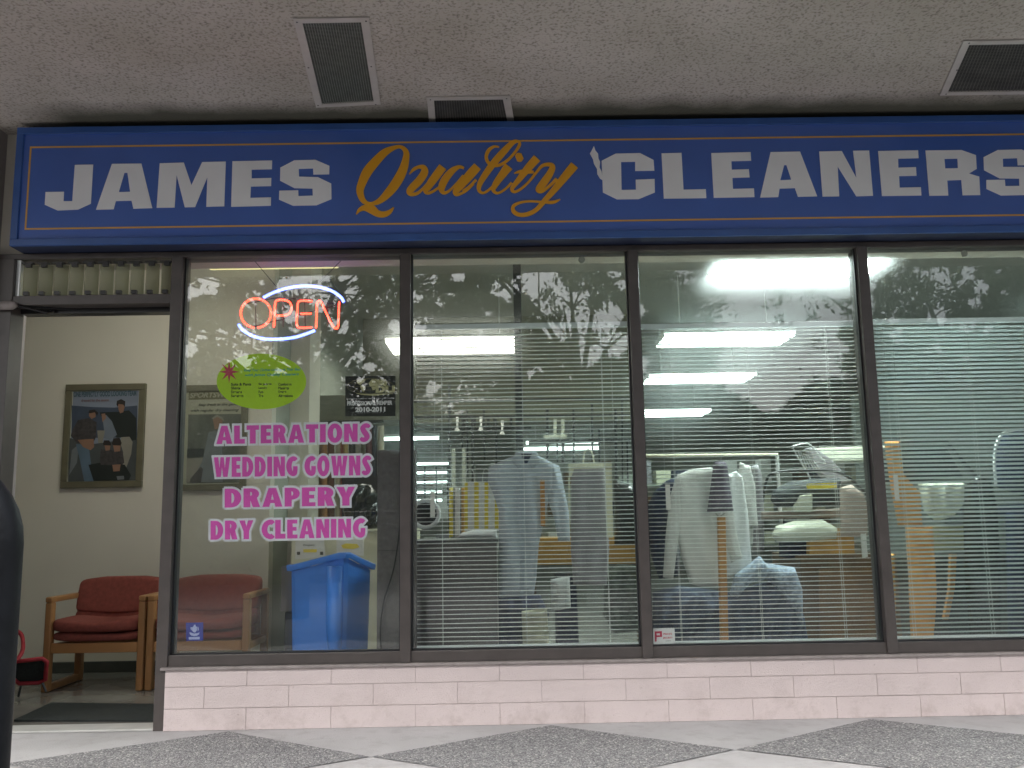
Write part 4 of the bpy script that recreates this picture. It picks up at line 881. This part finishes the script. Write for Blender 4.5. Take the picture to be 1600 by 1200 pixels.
# black plastic covered bundles
cloth('plastic_bundle', [(540, 775), (548, 762), (565, 755), (580, 758), (590, 770), (598, 800), (596, 826), (560, 828), (541, 815), (536, 795)], 1.9, .12, M['plastic'], 'shiny black plastic wrapped bundle on the cream counter', 'bundle', fold2=.02, rim=.1)
tag(MB().box(at(536, 760, 2.25).x, at(640, 760, 2.25).x, 2.2, 2.25, at(560, 830, 2.25).z, at(560, 744, 2.25).z).build('dark_screen', M['black']), 'black screen behind the plastic bundle', 'screen')

# ================================================================== SECOND WINDOW CONTENTS
hc = at(665, 803, .75); th = [hc+Vector((.078*math.cos(t), 0, .078*math.sin(t))) for t in [2*math.pi*k/32 for k in range(32)]]
hr = empty('hose_ring', hc-Vector((0, 0, .09)), 'round white ring of hose standing on the grey counter', 'hose')
MB().tube(th, [.0115+.002*(k % 2) for k in range(32)], 10, closed=True).build('hose', M['wht'], hr, smooth=True)
MB().add([hc+Vector((.07*math.cos(t), .03, .07*math.sin(t))) for t in [2*math.pi*k/24 for k in range(24)]], [tuple(range(24))]).build('dark_centre', M['black'], hr)
tb = empty('paper_bag', at(752, 838, .9), 'white and yellow striped paper bag with handles on the counter', 'bag')
MB().prism([(726, 753), (779, 755), (779, 830), (726, 830)], .9, .12).build('bag_body', M['wht'], tb)
for (a, b) in ((726, 731), (741, 748), (757, 763), (773, 779)): mesh_of(decal_px([[(a, 753.5), (b, 754), (b, 826), (a, 826)]], .897, .002), 'yellow_stripe', M['yellow'], tb)
for a, b in ((727, 741), (754, 765)): MB().tube(curve3([at(a, 753, .9), at(a+1, 738, .9), at((a+b)/2, 732, .9), at(b-1, 738, .9), at(b, 753, .9)]), .002, 5).build('bag_handle', M['paper'], tb)
for k, (a, b) in enumerate(((702, 708), (711, 719), (721, 727))):
    cloth('hanging_strip', [(a, 762), (b, 762), (b, 838), (a, 840)], 1.15, .012, (M['yellow'], M['paper'], M['tan'])[k], ('yellow', 'pale', 'ochre')[k]+' narrow strip of cloth hanging left of the striped bag', 'cloth strip', cell=.01, rim=.02)
cloth('folded_linen', [(712, 842), (722, 832), (740, 828), (776, 828), (778, 843)], .75, .08, M['wht'], 'folded white linen on the grey counter below the striped bag', 'linen', fold2=.006)
sh = empty('pale_blue_shirt', at(820, 710, .7), 'pale blue shirt on a hanger behind the second window', 'shirt')
def part_cloth(name, pts, Y, d, m, par, **k):
    vs, fs = puff(pts, Y, d, **k); return MB().add(vs, fs).build(name, m, par, smooth=True)
part_cloth('body', [(806, 712), (835, 710), (852, 717), (872, 728), (868, 760), (855, 790), (842, 850), (838, 905), (834, 930), (780, 934), (779, 880), (780, 800), (770, 770), (762, 752), (764, 730), (790, 717)], .7, .055, M['greyblue'], sh, folds=(.012, 45), seed=3)
part_cloth('sleeve', [(858, 722), (874, 728), (881, 760), (889, 800), (891, 845), (872, 845), (866, 810), (852, 770)], .68, .035, M['greyblue'], sh, folds=(.01, 60), seed=4)
part_cloth('collar', [(806, 706), (838, 706), (846, 718), (832, 734), (822, 722), (812, 736), (800, 720)], .65, .02, M['greyblue'], sh, rim=.02)
MB().prism([(814, 709), (831, 709), (824, 724), (820, 724)], .626, .004).build('neck_opening', M['navy'], sh)
MB().prism([(815, 738), (821, 738), (819, 928), (812, 928)], .632, .003).build('placket', mat('shirt_placket', (.33, .38, .44), .85, .05), sh)
MB().tube([at(822, 708, .7), at(822, 696, .7), at(828, 688, .7), at(822, 682, .7)], .002, 5).build('hanger_hook', M['steel'], sh)
ggb = empty('garment_bag', at(922, 725, .8), 'grey garment bag with cream edging hanging behind the second window', 'garment bag')
part_cloth('bag_body', [(893, 730), (945, 728), (950, 800), (952, 860), (948, 915), (896, 915), (892, 860)], .8, .035, M['bag'], ggb, folds=(.01, 40), seed=8)
ed = MB(); ed.prism([(888, 724), (956, 722), (956, 731), (940, 731), (897, 733), (893, 745), (889, 745)], .755, .01); ed.prism([(888, 745.5), (891, 745.5), (891, 842), (888, 842)], .755, .01); ed.prism([(946, 732), (956, 732), (958, 840), (948, 840)], .755, .01)
ed.build('cream_edging', M['cream'], ggb)
MB().tube(curve3([at(911, 723, .76), at(913, 708, .76), at(919, 702, .76), at(925, 708, .76), at(928, 723, .76)]), .005, 6).build('loop_handle', M['cream'], ggb)
tag(MB().prism([(844, 750), (851, 750), (852, 822), (845, 822)], .62, .02).build('timber_batten', M['post']), 'short orange wooden slat in front of the pale blue shirt', 'batten')
MBt = MB().box(at(815, 850, 1.3).x, at(1010, 850, 1.3).x, 1.3, 1.9, at(900, 882, 1.3).z, at(900, 840, 1.3).z)
wt = empty('work_table', at(910, 1000, 1.5), 'ochre topped work table behind the shirt and garment bag', 'table')
MBt.build('table_top', M['tan'], wt, bevel=.005)
for px in (830, 1000): a = at(px, 882, 1.4); MB().box(a.x-.03, a.x+.03, 1.38, 1.44, .001, a.z-.001).build('leg', M['brown'], wt)
cloth('dark_garment', [(958, 748), (985, 756), (1000, 768), (1004, 830), (1000, 850), (960, 852)], 1.1, .07, M['plastic'], 'black shiny garment hanging just left of the third window', 'garment', fold2=.008)
cloth('leaf_bundle', [(945, 900), (965, 880), (995, 885), (1006, 900), (1005, 985), (960, 990), (942, 960)], 1.0, .08, mat('mottled_green', (.07, .09, .07), .7, .8, 25), 'mottled dark green bundle under the work table', 'bundle', fold2=.02)
cloth('dark_bundle', [(778, 930), (800, 925), (845, 930), (858, 960), (850, 1010), (775, 1012)], 1.25, .08, M['navy'], 'dark bundle on the floor right of the grey counter', 'bundle', fold2=.015)
for L, t, mm_ in (([(815, 955), (855, 950), (858, 1008), (817, 1010)], 'pale paper sack leaning on the floor under the work table', M['cream']), ([(860, 905), (890, 900), (892, 950), (862, 955)], 'pale folded sheet under the work table', M['wht'])):
    cloth('paper_sack', L, 1.1, .05, mm_, t, 'sack', fold2=.008)
tag(MB().prism([(870, 900), (900, 900), (905, 1015), (872, 1015)], 1.35, .3).build('storage_box', M['navy']), 'dark upright box under the middle of the work table', 'box')
# conveyor rails and machine frames in the back
cv = empty('garment_conveyor', at(850, 700, 4.5), 'dark overhead garment conveyor rails with hangers behind the second window', 'conveyor')
for (a, b, yp, Yd, r_) in ((640, 1000, 627, 4.4, .016), (640, 1000, 652, 5.2, .012), (826, 1000, 691, 4.6, .022), (640, 830, 672, 6.2, .012)):
    MB().tube([at(a, yp, Yd), at(b, yp-4, Yd)], r_, 8).build('rail', M['dark'], cv)
for px, y0_, y1_ in ((702, 600, 830), (722, 640, 760), (730, 640, 745), (738, 650, 780), (756, 640, 720), (775, 655, 760), (855, 640, 735), (870, 660, 722), (879, 660, 722), (896, 640, 760), (925, 630, 745), (936, 670, 750), (962, 640, 760), (972, 620, 800), (980, 690, 760)):
    MB().tube([at(px, y0_, 4.5), at(px+1, y1_, 4.5)], random.choice((.008, .011, .015)), 6).build('upright', M['dark'], cv)
for k in range(9):
    px = 712+k*12+random.uniform(-3, 3); yy = 648+random.uniform(0, 10)
    MB().prism([(px, yy), (px+5, yy), (px+4, yy+16), (px+7, yy+22), (px-2, yy+22), (px+1, yy+14)], 4.7, .03).build('hanger', M['black'] if k % 3 else M['paper'], cv)
for px in (868, 880): MB().prism([(px-3, 655), (px+2, 655), (px+2, 682), (px-3, 682)], 4.3, .04).build('white_bracket', M['padcover'], cv)
MB().prism([(850, 680), (886, 679), (886, 685), (850, 686)], 4.28, .06).build('white_bracket', M['padcover'], cv)
for px in (706, 722): tag(MB().prism([(px, 700), (px+5, 700), (px+5, 762), (px, 762)], 2.6, .04).build('white_post', M['padcover']), 'slim off-white post %s of the yellow cloth strips' % ('above the left edge' if px == 706 else 'above the right edge'), 'post')
# back shelves with stock
rs = np.random.RandomState(4)
shf = empty('stock_shelving', (0, 10.5, 0), 'deep grey shelving full of stock at the back of the shop', 'shelving')
for z in (.5, 1.0, 1.5): MB().box(-1.5, 6.5, 10.5, 11.0, z, z+.03).build('shelf', M['wallgrey'], shf)
for k in range(26):
    x = -1.4+k*.3+rs.uniform(-.05, .05); 
    for z in (.531, 1.031, 1.531):
        c_ = cols[rs.randint(len(cols))]; h_ = rs.uniform(.15, .42); MB().box(x, x+rs.uniform(.14, .27), 10.55, 10.9, z, z+h_).build('stock_box', [M['paper'], M['wallgrey'], M['brown'], M['navy'], M['cream'], M['bag']][rs.randint(6)], shf)

# ================================================================== THIRD WINDOW CONTENTS
gr = empty('garment_rail', at(1145, 713, 1.5), 'pale horizontal garment rail above the white coats', 'garment rail')
MB().tube([at(1000, 712, 1.5), at(1120, 711, 1.5), at(1215, 710, 1.5)], .009, 8).build('rail', M['cream'], gr)
for px in (1003, 1214): MB().tube([at(px, 711, 1.5), Vector((at(px, 711, 1.5).x, 1.5, .0))], .012, 8).build('rail_upright', M['steel'], gr)
cloth('dark_jacket', [(1012, 790), (1022, 768), (1040, 752), (1062, 742), (1066, 800), (1060, 900), (1030, 905), (1018, 870), (1012, 830)], 1.0, .07, M['navy'], 'dark navy jacket hanging at the left of the third window', 'jacket', folds=(.01, 40))
wc = empty('white_coat', at(1085, 735, .85), 'large off-white coat hanging behind the third window', 'coat')
part_cloth('body', [(1058, 742), (1080, 733), (1110, 730), (1124, 738), (1128, 800), (1124, 916), (1100, 918), (1078, 912), (1062, 860), (1052, 800), (1052, 760)], .85, .075, M['coat'], wc, folds=(.018, 38), seed=11)
part_cloth('sleeve', [(1056, 745), (1068, 745), (1066, 800), (1058, 860), (1052, 905), (1036, 902), (1040, 840), (1046, 780)], .82, .04, M['coat'], wc, folds=(.01, 50), seed=12)
part_cloth('sleeve', [(1122, 742), (1134, 760), (1146, 800), (1150, 830), (1160, 872), (1142, 880), (1128, 830)], .86, .04, M['coat'], wc, folds=(.01, 50), seed=13)
wc2 = empty('white_coat', at(1160, 735, 1.05), 'narrow white coat hanging behind the wooden post', 'coat')
part_cloth('body', [(1135, 742), (1150, 736), (1160, 745), (1168, 800), (1175, 890), (1168, 900), (1130, 905), (1130, 800)], 1.05, .06, M['wht'], wc2, folds=(.014, 45), seed=14)
part_cloth('sleeve', [(1156, 722), (1172, 728), (1180, 760), (1184, 822), (1170, 824), (1160, 780), (1152, 750)], 1.15, .05, M['coat'], wc2, folds=(.01, 45), seed=15)
cloth('brown_garment', [(1172, 730), (1184, 724), (1190, 740), (1194, 800), (1194, 860), (1176, 862), (1178, 800)], 1.3, .04, M['bag'], 'thin grey-brown garment at the right end of the rail', 'garment', folds=(.008, 50))
sk = empty('striped_skirt', at(1127, 722, .75), 'plum striped skirt hanging in front of the white coats', 'skirt')
part_cloth('skirt', [(1115, 724), (1120, 721), (1132, 721), (1136, 725), (1146, 798), (1105, 800)], .72, .05, M['purple'], sk, folds=(.006, 60), seed=17)
MB().tube([at(1126, 721, .72), at(1127, 712, .72), at(1131, 708, .72)], .002, 5).build('hanger_hook', M['steel'], sk)
MB().tube([at(1118, 802, .72), at(1124, 808, .72), at(1132, 802, .72)], .002, 5).build('clip_wire', M['dark'], sk)
tag(MB().prism([(1122, 808), (1134, 808), (1139, 1016), (1127, 1016)], .66, .035).build('wooden_post', M['post'], bevel=.004), 'upright orange wooden post below the striped skirt', 'wooden post')
cloth('denim_pile', [(1020, 925), (1060, 915), (1140, 925), (1210, 905), (1255, 960), (1262, 1020), (1020, 1022)], 1.0, .14, M['denim'], 'dark blue heap of clothes low behind the third window', 'clothes heap', fold2=.03, rim=.15)
cloth('printed_cloth', [(1140, 928), (1148, 898), (1172, 880), (1186, 868), (1196, 880), (1240, 886), (1252, 920), (1254, 985), (1242, 960), (1220, 925), (1198, 905), (1170, 912), (1150, 935)], .93, .09, M['palestripe'], 'pale blue patterned cloth draped over the dark blue heap', 'cloth', fold2=.012, rim=.06)
# ironing press
pr_ = empty('ironing_press', at(1250, 790, 1.3), 'dark oval ironing press head on a pale arm behind the third window', 'ironing press')
P_ = [(1204, 782), (1208, 766), (1230, 754), (1265, 748), (1312, 747), (1312, 790), (1275, 793), (1240, 792), (1214, 792)]
part_cloth('press_head', P_, 1.2, .10, M['pad'], pr_, cell=.012, rim=.08)
MB().prism([(1262, 756), (1308, 754), (1308, 762), (1264, 765)], 1.05, .03).build('head_trim', M['yellow'], pr_)
MB().prism([(1240, 800), (1250, 774), (1270, 772), (1270, 800)], 1.09, .06).build('press_arm', M['padcover'], pr_, bevel=.006)
MB().prism([(1190, 800), (1370, 792), (1372, 806), (1190, 812)], 1.25, .3).build('press_bed', M['pinkboard'], pr_, bevel=.006)
part_cloth('cream_pad', [(1206, 838), (1212, 822), (1240, 814), (1285, 812), (1306, 824), (1306, 842), (1250, 846), (1215, 846)], 1.1, .09, M['padcover'], pr_, rim=.06, cell=.012)
MB().tube(curve3([at(1186, 850, 1.35), at(1190, 800, 1.35), at(1198, 750, 1.35), at(1214, 738, 1.35), at(1260, 735, 1.35), at(1310, 738, 1.35), at(1340, 758, 1.35), at(1362, 782, 1.35)]), .009, 8).build('black_hose', M['black'], pr_, smooth=True)
part_cloth('pink_cover', [(1312, 762), (1330, 757), (1348, 772), (1354, 790), (1354, 840), (1314, 838)], 1.0, .06, M['pinkboard'], pr_, rim=.05)
tag(MB().prism([(1342, 795), (1350, 792), (1356, 870), (1348, 872)], .95, .01).build('hanging_paper', M['paper']), 'white strip of paper hanging near the third mullion', 'paper')
rkx = empty('wire_rack', at(1258, 740, 1.5), 'chromed wire basket rack tilted above the ironing press', 'wire rack')
MB().tube(curve3([at(1272, 762, 1.4), at(1262, 740, 1.4), at(1240, 702, 1.4), at(1244, 696, 1.4), at(1264, 694, 1.4), at(1280, 712, 1.4), at(1290, 722, 1.4)]), .005, 6).build('rim', M['steel'], rkx, smooth=True)
for k in range(6): MB().tube([at(1247+k*4, 704+k*2, 1.42), at(1256+k*5, 731+k*.5, 1.42)], .003, 5).build('wire', M['steel'], rkx)
tag(MB().prism([(1262, 700), (1272, 698), (1300, 718), (1330, 752), (1300, 758), (1276, 730)], 1.6, .1).build('machine_arm', M['bag'], bevel=.01), 'dark grey machine arm sloping down right of the wire rack', 'machine arm')
tag(MB().prism([(1266, 700), (1390, 696), (1390, 718), (1290, 722)], 2.2, .2).build('metal_cabinet', M['padcover'], bevel=.01), 'pale metal cabinet top catching the light behind the third window', 'cabinet')
dk = empty('brown_cabinet', at(1310, 1010, 1.0), 'brown wooden cabinet with an ochre panel low behind the third window', 'cabinet')
a = at(1250, 868, 1.1); b = at(1400, 866, 1.1)
MB().box(a.x, b.x, 1.1, 1.7, .001, a.z).build('carcass', M['brown'], dk, bevel=.004)
MB().prism([(1264, 828), (1334, 824), (1336, 866), (1264, 869)], 1.15, .25).build('ochre_panel', M['tan'], dk, bevel=.004)
MB().prism([(1280, 890), (1366, 887), (1368, 1020), (1282, 1020)], 1.085, .013).build('door', mat('brown_door_panel', (.17, .085, .025), .5, .25, 8), dk)
tag(MB().prism([(1232, 845), (1262, 843), (1262, 870), (1232, 872)], 1.2, .2).build('dark_box', M['navy']), 'small navy box beside the ochre panel', 'box')

# ================================================================== FOURTH WINDOW CONTENTS
for k, (L, Yd, mm_, t, nm, ct_) in enumerate((
    ([(1382, 690), (1404, 688), (1410, 740), (1436, 770), (1440, 822), (1404, 822), (1392, 760)], 1.0, M['orange'], 'orange cloth hanging behind the left of the fourth window', 'orange_cloth', 'cloth'),
    ([(1415, 824), (1456, 822), (1462, 930), (1456, 1005), (1424, 1008), (1420, 900)], .95, M['orange'], 'orange striped cloth hanging low behind the fourth window', 'orange_cloth', 'cloth'),
    ([(1384, 866), (1396, 864), (1400, 1000), (1388, 1002)], 1.1, M['tan'], 'thin ochre strip beside the third mullion', 'cloth_strip', 'cloth'),
    ([(1434, 752), (1505, 754), (1504, 788), (1488, 808), (1462, 814), (1445, 800)], 1.2, M['padcover'], 'pale rounded sack above the cream board', 'cloth_sack', 'sack'),
    ([(1500, 830), (1560, 800), (1600, 795), (1640, 830), (1640, 860), (1530, 862)], 1.6, mat('mottled_grey_green', (.17, .21, .17), .8, .6, 20), 'grey-green heap of cloth at the right edge', 'cloth_heap', 'clothes heap'))):
    cloth(nm, L, Yd, .06, mm_, t, ct_, folds=(.012, 50), seed=20+k)
tag(MB().prism([(1436, 824), (1520, 821), (1521, 858), (1437, 861)], 1.05, .03).build('cream_board', mat('straw_board', (.42, .40, .22), .7, .06)), 'straw coloured flat board behind the fourth window', 'board')
tag(MB().prism([(1486, 866), (1495, 866), (1492, 920), (1482, 968), (1475, 968), (1484, 920)], 1.1, .03).build('bent_timber', M['post']), 'bent orange timber stick under the straw coloured board', 'timber')
fr = empty('pressing_machine', at(1500, 760, 1.6), 'grey framed pressing machine behind the fourth window', 'pressing machine')
MB().tube([at(1380, 692, 1.5), at(1480, 691, 1.5), at(1505, 722, 1.5), at(1532, 752, 1.5)], .012, 8).build('frame_tube', M['dark'], fr)
MB().prism([(1382, 700), (1478, 697), (1506, 745), (1440, 752), (1384, 752)], 1.45, .2).build('machine_panel', M['pad'], fr, bevel=.01)
MB().prism([(1506, 756), (1548, 750), (1552, 830), (1508, 834)], 1.8, .3).build('machine_body', M['pad'], fr, bevel=.01)
cloth('dark_coat', [(1512, 752), (1530, 740), (1546, 748), (1556, 790), (1562, 900), (1560, 990), (1516, 992), (1508, 900), (1506, 800)], .9, .06, M['plastic'], 'long dark coat hanging behind the middle of the fourth window', 'coat', folds=(.012, 40), seed=31)
cloth('dark_apron', [(1572, 800), (1640, 790), (1650, 990), (1576, 994)], .95, .05, M['navy'], 'dark navy apron low at the right edge below the round-backed chair', 'apron', folds=(.012, 40), seed=32)
cha = empty('office_chair', at(1590, 800, 1.6), 'black round-backed chair at the right edge', 'chair')
part_cloth('backrest', [(1556, 760), (1556, 710), (1566, 682), (1585, 674), (1610, 676), (1640, 700), (1640, 770), (1600, 776)], 1.5, .07, M['navy'], cha, rim=.06, cell=.012)
MB().tube(curve3([at(1556, 760, 1.44), at(1554, 710, 1.44), at(1564, 680, 1.44), at(1585, 672, 1.44), at(1612, 674, 1.44), at(1642, 698, 1.44)]), .010, 8).build('back_rim', M['steel'], cha, smooth=True)
MB().prism([(1545, 792), (1645, 786), (1645, 802), (1550, 808)], 1.3, .4).build('seat', M['navy'], cha, bevel=.02)
MB().tube([at(1600, 800, 1.5), at(1600, 1000, 1.5)], .025, 8).build('stem', M['dark'], cha)
tag(MB().box(at(1380, 900, 1.9).x, 4.6, 1.9, 2.5, .001, at(1500, 868, 1.9).z).build('dark_bench', mat('dark_green_bench', (.03, .036, .036), .7, .3, 6), bevel=.01), 'long dark bench low behind the fourth window', 'bench')
tag(MB().box(3.6, 6.6, 4.6, 4.7, 0.001, 2.2).build('grey_screen', mat('grey_green_screen', (.20, .22, .20), .8, .12, 2)), 'tall grey-green screen behind the fourth window', 'screen')

# ================================================================== FOREGROUND RAIL
hp = [Vector((-.683-.034-.02, -3.3, -.52))]
R_ = .028; xr = at(24, 1000, -3.3).x-R_; zt2 = at(0, 744, -3.3).z+.005
path = [Vector((xr, -3.3, -.52)), Vector((xr, -3.3, .3)), Vector((xr, -3.3, zt2-.10))]+[Vector((xr-.10+.10*math.cos(a), -3.3, zt2-.10+.10*math.sin(a))) for a in [math.pi/2*k/8 for k in range(1, 9)]]
path += [Vector((xr-.7, -3.3, zt2))]+[Vector((xr-.7-.10*math.sin(a), -3.3, zt2-.10+.10*math.cos(a))) for a in [math.pi/2*k/8 for k in range(1, 9)]]+[Vector((xr-.8, -3.3, -.52))]
hoop = empty('hoop_rail', (xr-.4, -3.3, -.52), 'black metal hoop rail close to the camera at the left edge', 'railing')
MB().tube(path, R_, 20).build('tube', mat('black_enamel', (.007, .008, .010), .5, .3, 20, .15, 50, spec=.25), hoop, smooth=True)

# ================================================================== BEHIND THE CAMERA (seen mirrored in the glass)
leafm = mat('leaf_green', (.045, .062, .022), .6, .3, 3)
barkm = mat('bark', (.07, .055, .04), .9, .3, 10, .5, 40)
def PRm(P):   # where a real point appears mirrored in the glass plane
    d = P*np.array([1, -1, 1])-CAM; dz = d@FW; return 800+F*(d@RT)/dz, 600-F*(d@UP)/dz
GAPS = [(478, 450, 42, 26, .85), (455, 505, 40, 28, .6), (330, 450, 26, 24, .6), (385, 548, 38, 30, .8), (560, 580, 40, 40, .35), (600, 470, 26, 40, .5), (665, 440, 30, 28, .55), (820, 440, 26, 32, .9), (870, 450, 26, 24, .5), (905, 500, 60, 45, .75),
        (940, 580, 60, 55, .6), (660, 515, 30, 24, .6), (760, 610, 60, 16, .5), (1240, 560, 95, 80, .97), (1290, 470, 70, 60, .9), (1330, 430, 50, 40, .8), (1440, 440, 60, 45, .45), (1500, 440, 40, 30, .35), (1150, 480, 60, 50, .4), (1060, 440, 30, 40, .35), (960, 620, 50, 40, .4)]
rg_ = np.random.default_rng(21)
for k in range(120):
    q = rg_.uniform(5, 15); GAPS.append((rg_.uniform(290, 1010) if k < 95 else rg_.uniform(1370, 1580), 425+rg_.uniform(0, 1)**1.3*190, q, q*rg_.uniform(.6, 1.2), .95))
GAPS += [(915, 500, 55, 36, .8), (955, 560, 48, 50, .85), (990, 600, 30, 40, .7), (835, 445, 22, 30, .9), (470, 440, 36, 16, .8), (515, 470, 16, 34, .6), (305, 450, 16, 26, .8)]
def tree(x, y, h, rx, rz, cz, n, label, seed):
    r = np.random.default_rng(seed); t = empty('street_tree', (x, y, -.52), label, 'tree', 'street trees facing the shop')
    tk = MB(); pts = [Vector((x, y, -.52)), Vector((x+.05, y, .6)), Vector((x+.15, y, cz-rz*.8)), Vector((x+.1, y+.1, cz))]; tk.tube(pts, [.20, .15, .13, .05], 10)
    for k in range(9):
        a = r.uniform(0, 6.28); e = Vector((x+math.cos(a)*rx*.8, y+math.sin(a)*rx*.4, cz+r.uniform(-.3, .8)*rz)); b0 = Vector((x+.13, y, cz-rz*r.uniform(.3, .9)))
        m_ = b0+(e-b0)*.5+Vector((0, 0, .3)); tk.tube([b0, m_, e], [.06, .035, .012], 6)
        for q in range(3):
            e2 = m_+(e-m_)*r.uniform(0, 1)+Vector(r.normal(0, .5, 3)); tk.tube([m_, (m_+e2)/2+Vector((0, 0, .1)), e2], [.02, .013, .006], 5)
    tk.build('trunk', barkm, t, smooth=True)
    n = int(n*1.5); nc = n//28; u = r.normal(0, 1, (nc, 3)); u /= np.linalg.norm(u, axis=1)[:, None]; u *= r.uniform(.15, 1, (nc, 1))**.45
    C_ = np.array([x, y, cz])+u*np.array([rx, rx*.55, rz]); P = np.repeat(C_, 28, 0)+r.normal(0, .19, (nc*28, 3))
    sx1, sy1 = PRm(P); keep = np.ones(len(P), bool)
    for gx, gy, a, b, pr0 in GAPS:
        d = ((sx1-gx)/a)**2+((sy1-gy)/b)**2; wob = .35*np.sin(sx1*.11)+.35*np.sin(sy1*.13+sx1*.05)+.25*np.sin(P[:, 0]*9+P[:, 2]*7)
        keep &= ~((d+wob < 1) & (r.uniform(0, 1, len(P)) < pr0))
    P = P[keep]; m_ = len(P)
    a1 = r.normal(0, 1, (m_, 3)); a1 /= np.linalg.norm(a1, axis=1)[:, None]; a2 = np.cross(a1, r.normal(0, 1, (m_, 3))); a2 /= np.linalg.norm(a2, axis=1)[:, None]
    s_ = r.uniform(.036, .075, (m_, 1)); V = np.stack([P-a1*s_, P+a2*s_*.5, P+a1*s_, P-a2*s_*.5], 1).reshape(-1, 3)-np.array([x, y, -.52])
    me = bpy.data.meshes.new('crown'); me.from_pydata(V.tolist(), [], np.arange(m_*4).reshape(-1, 4).tolist()); me.materials.append(leafm)
    o = bpy.data.objects.new('crown', me); COL.objects.link(o); o.parent = t
tree(-3.4, -10.5, 8, 3.3, 2.3, 4.6, 30000, 'broad leafy street tree opposite the doorway', 1)
tree(1.2, -11.5, 8, 2.9, 2.3, 4.5, 30000, 'leafy street tree opposite the middle windows', 2)
tree(8.2, -12, 8, 3.2, 2.2, 4.5, 26000, 'leafy street tree opposite the last windows', 3)
hd = empty('hedge', (0, -19, -.52), 'dense dark hedge along the far side of the lot', 'hedge')
r = np.random.default_rng(9); nH = 45000
P = np.stack([r.uniform(-24, 26, nH), r.uniform(-20.2, -18.6, nH), np.zeros(nH)], 1); top = 4.4+.5*np.sin(P[:, 0]*.7)+.3*np.sin(P[:, 0]*2.3+1)
P[:, 2] = -.5+(top+.5)*r.uniform(0, 1, nH)**.7
a1 = r.normal(0, 1, (nH, 3)); a1 /= np.linalg.norm(a1, axis=1)[:, None]; a2 = np.cross(a1, r.normal(0, 1, (nH, 3))); a2 /= np.linalg.norm(a2, axis=1)[:, None]; s_ = r.uniform(.12, .25, (nH, 1))
V = np.stack([P-a1*s_, P+a2*s_*.6, P+a1*s_, P-a2*s_*.6], 1).reshape(-1, 3)-np.array([0, -19, -.52])
me = bpy.data.meshes.new('foliage'); me.from_pydata(V.tolist(), [], np.arange(nH*4).reshape(-1, 4).tolist()); me.materials.append(leafm); o = bpy.data.objects.new('foliage', me); COL.objects.link(o); o.parent = hd
MB().box(-24, 26, -19.8, -19.2, -.52, 3.3).build('stems', barkm, hd)
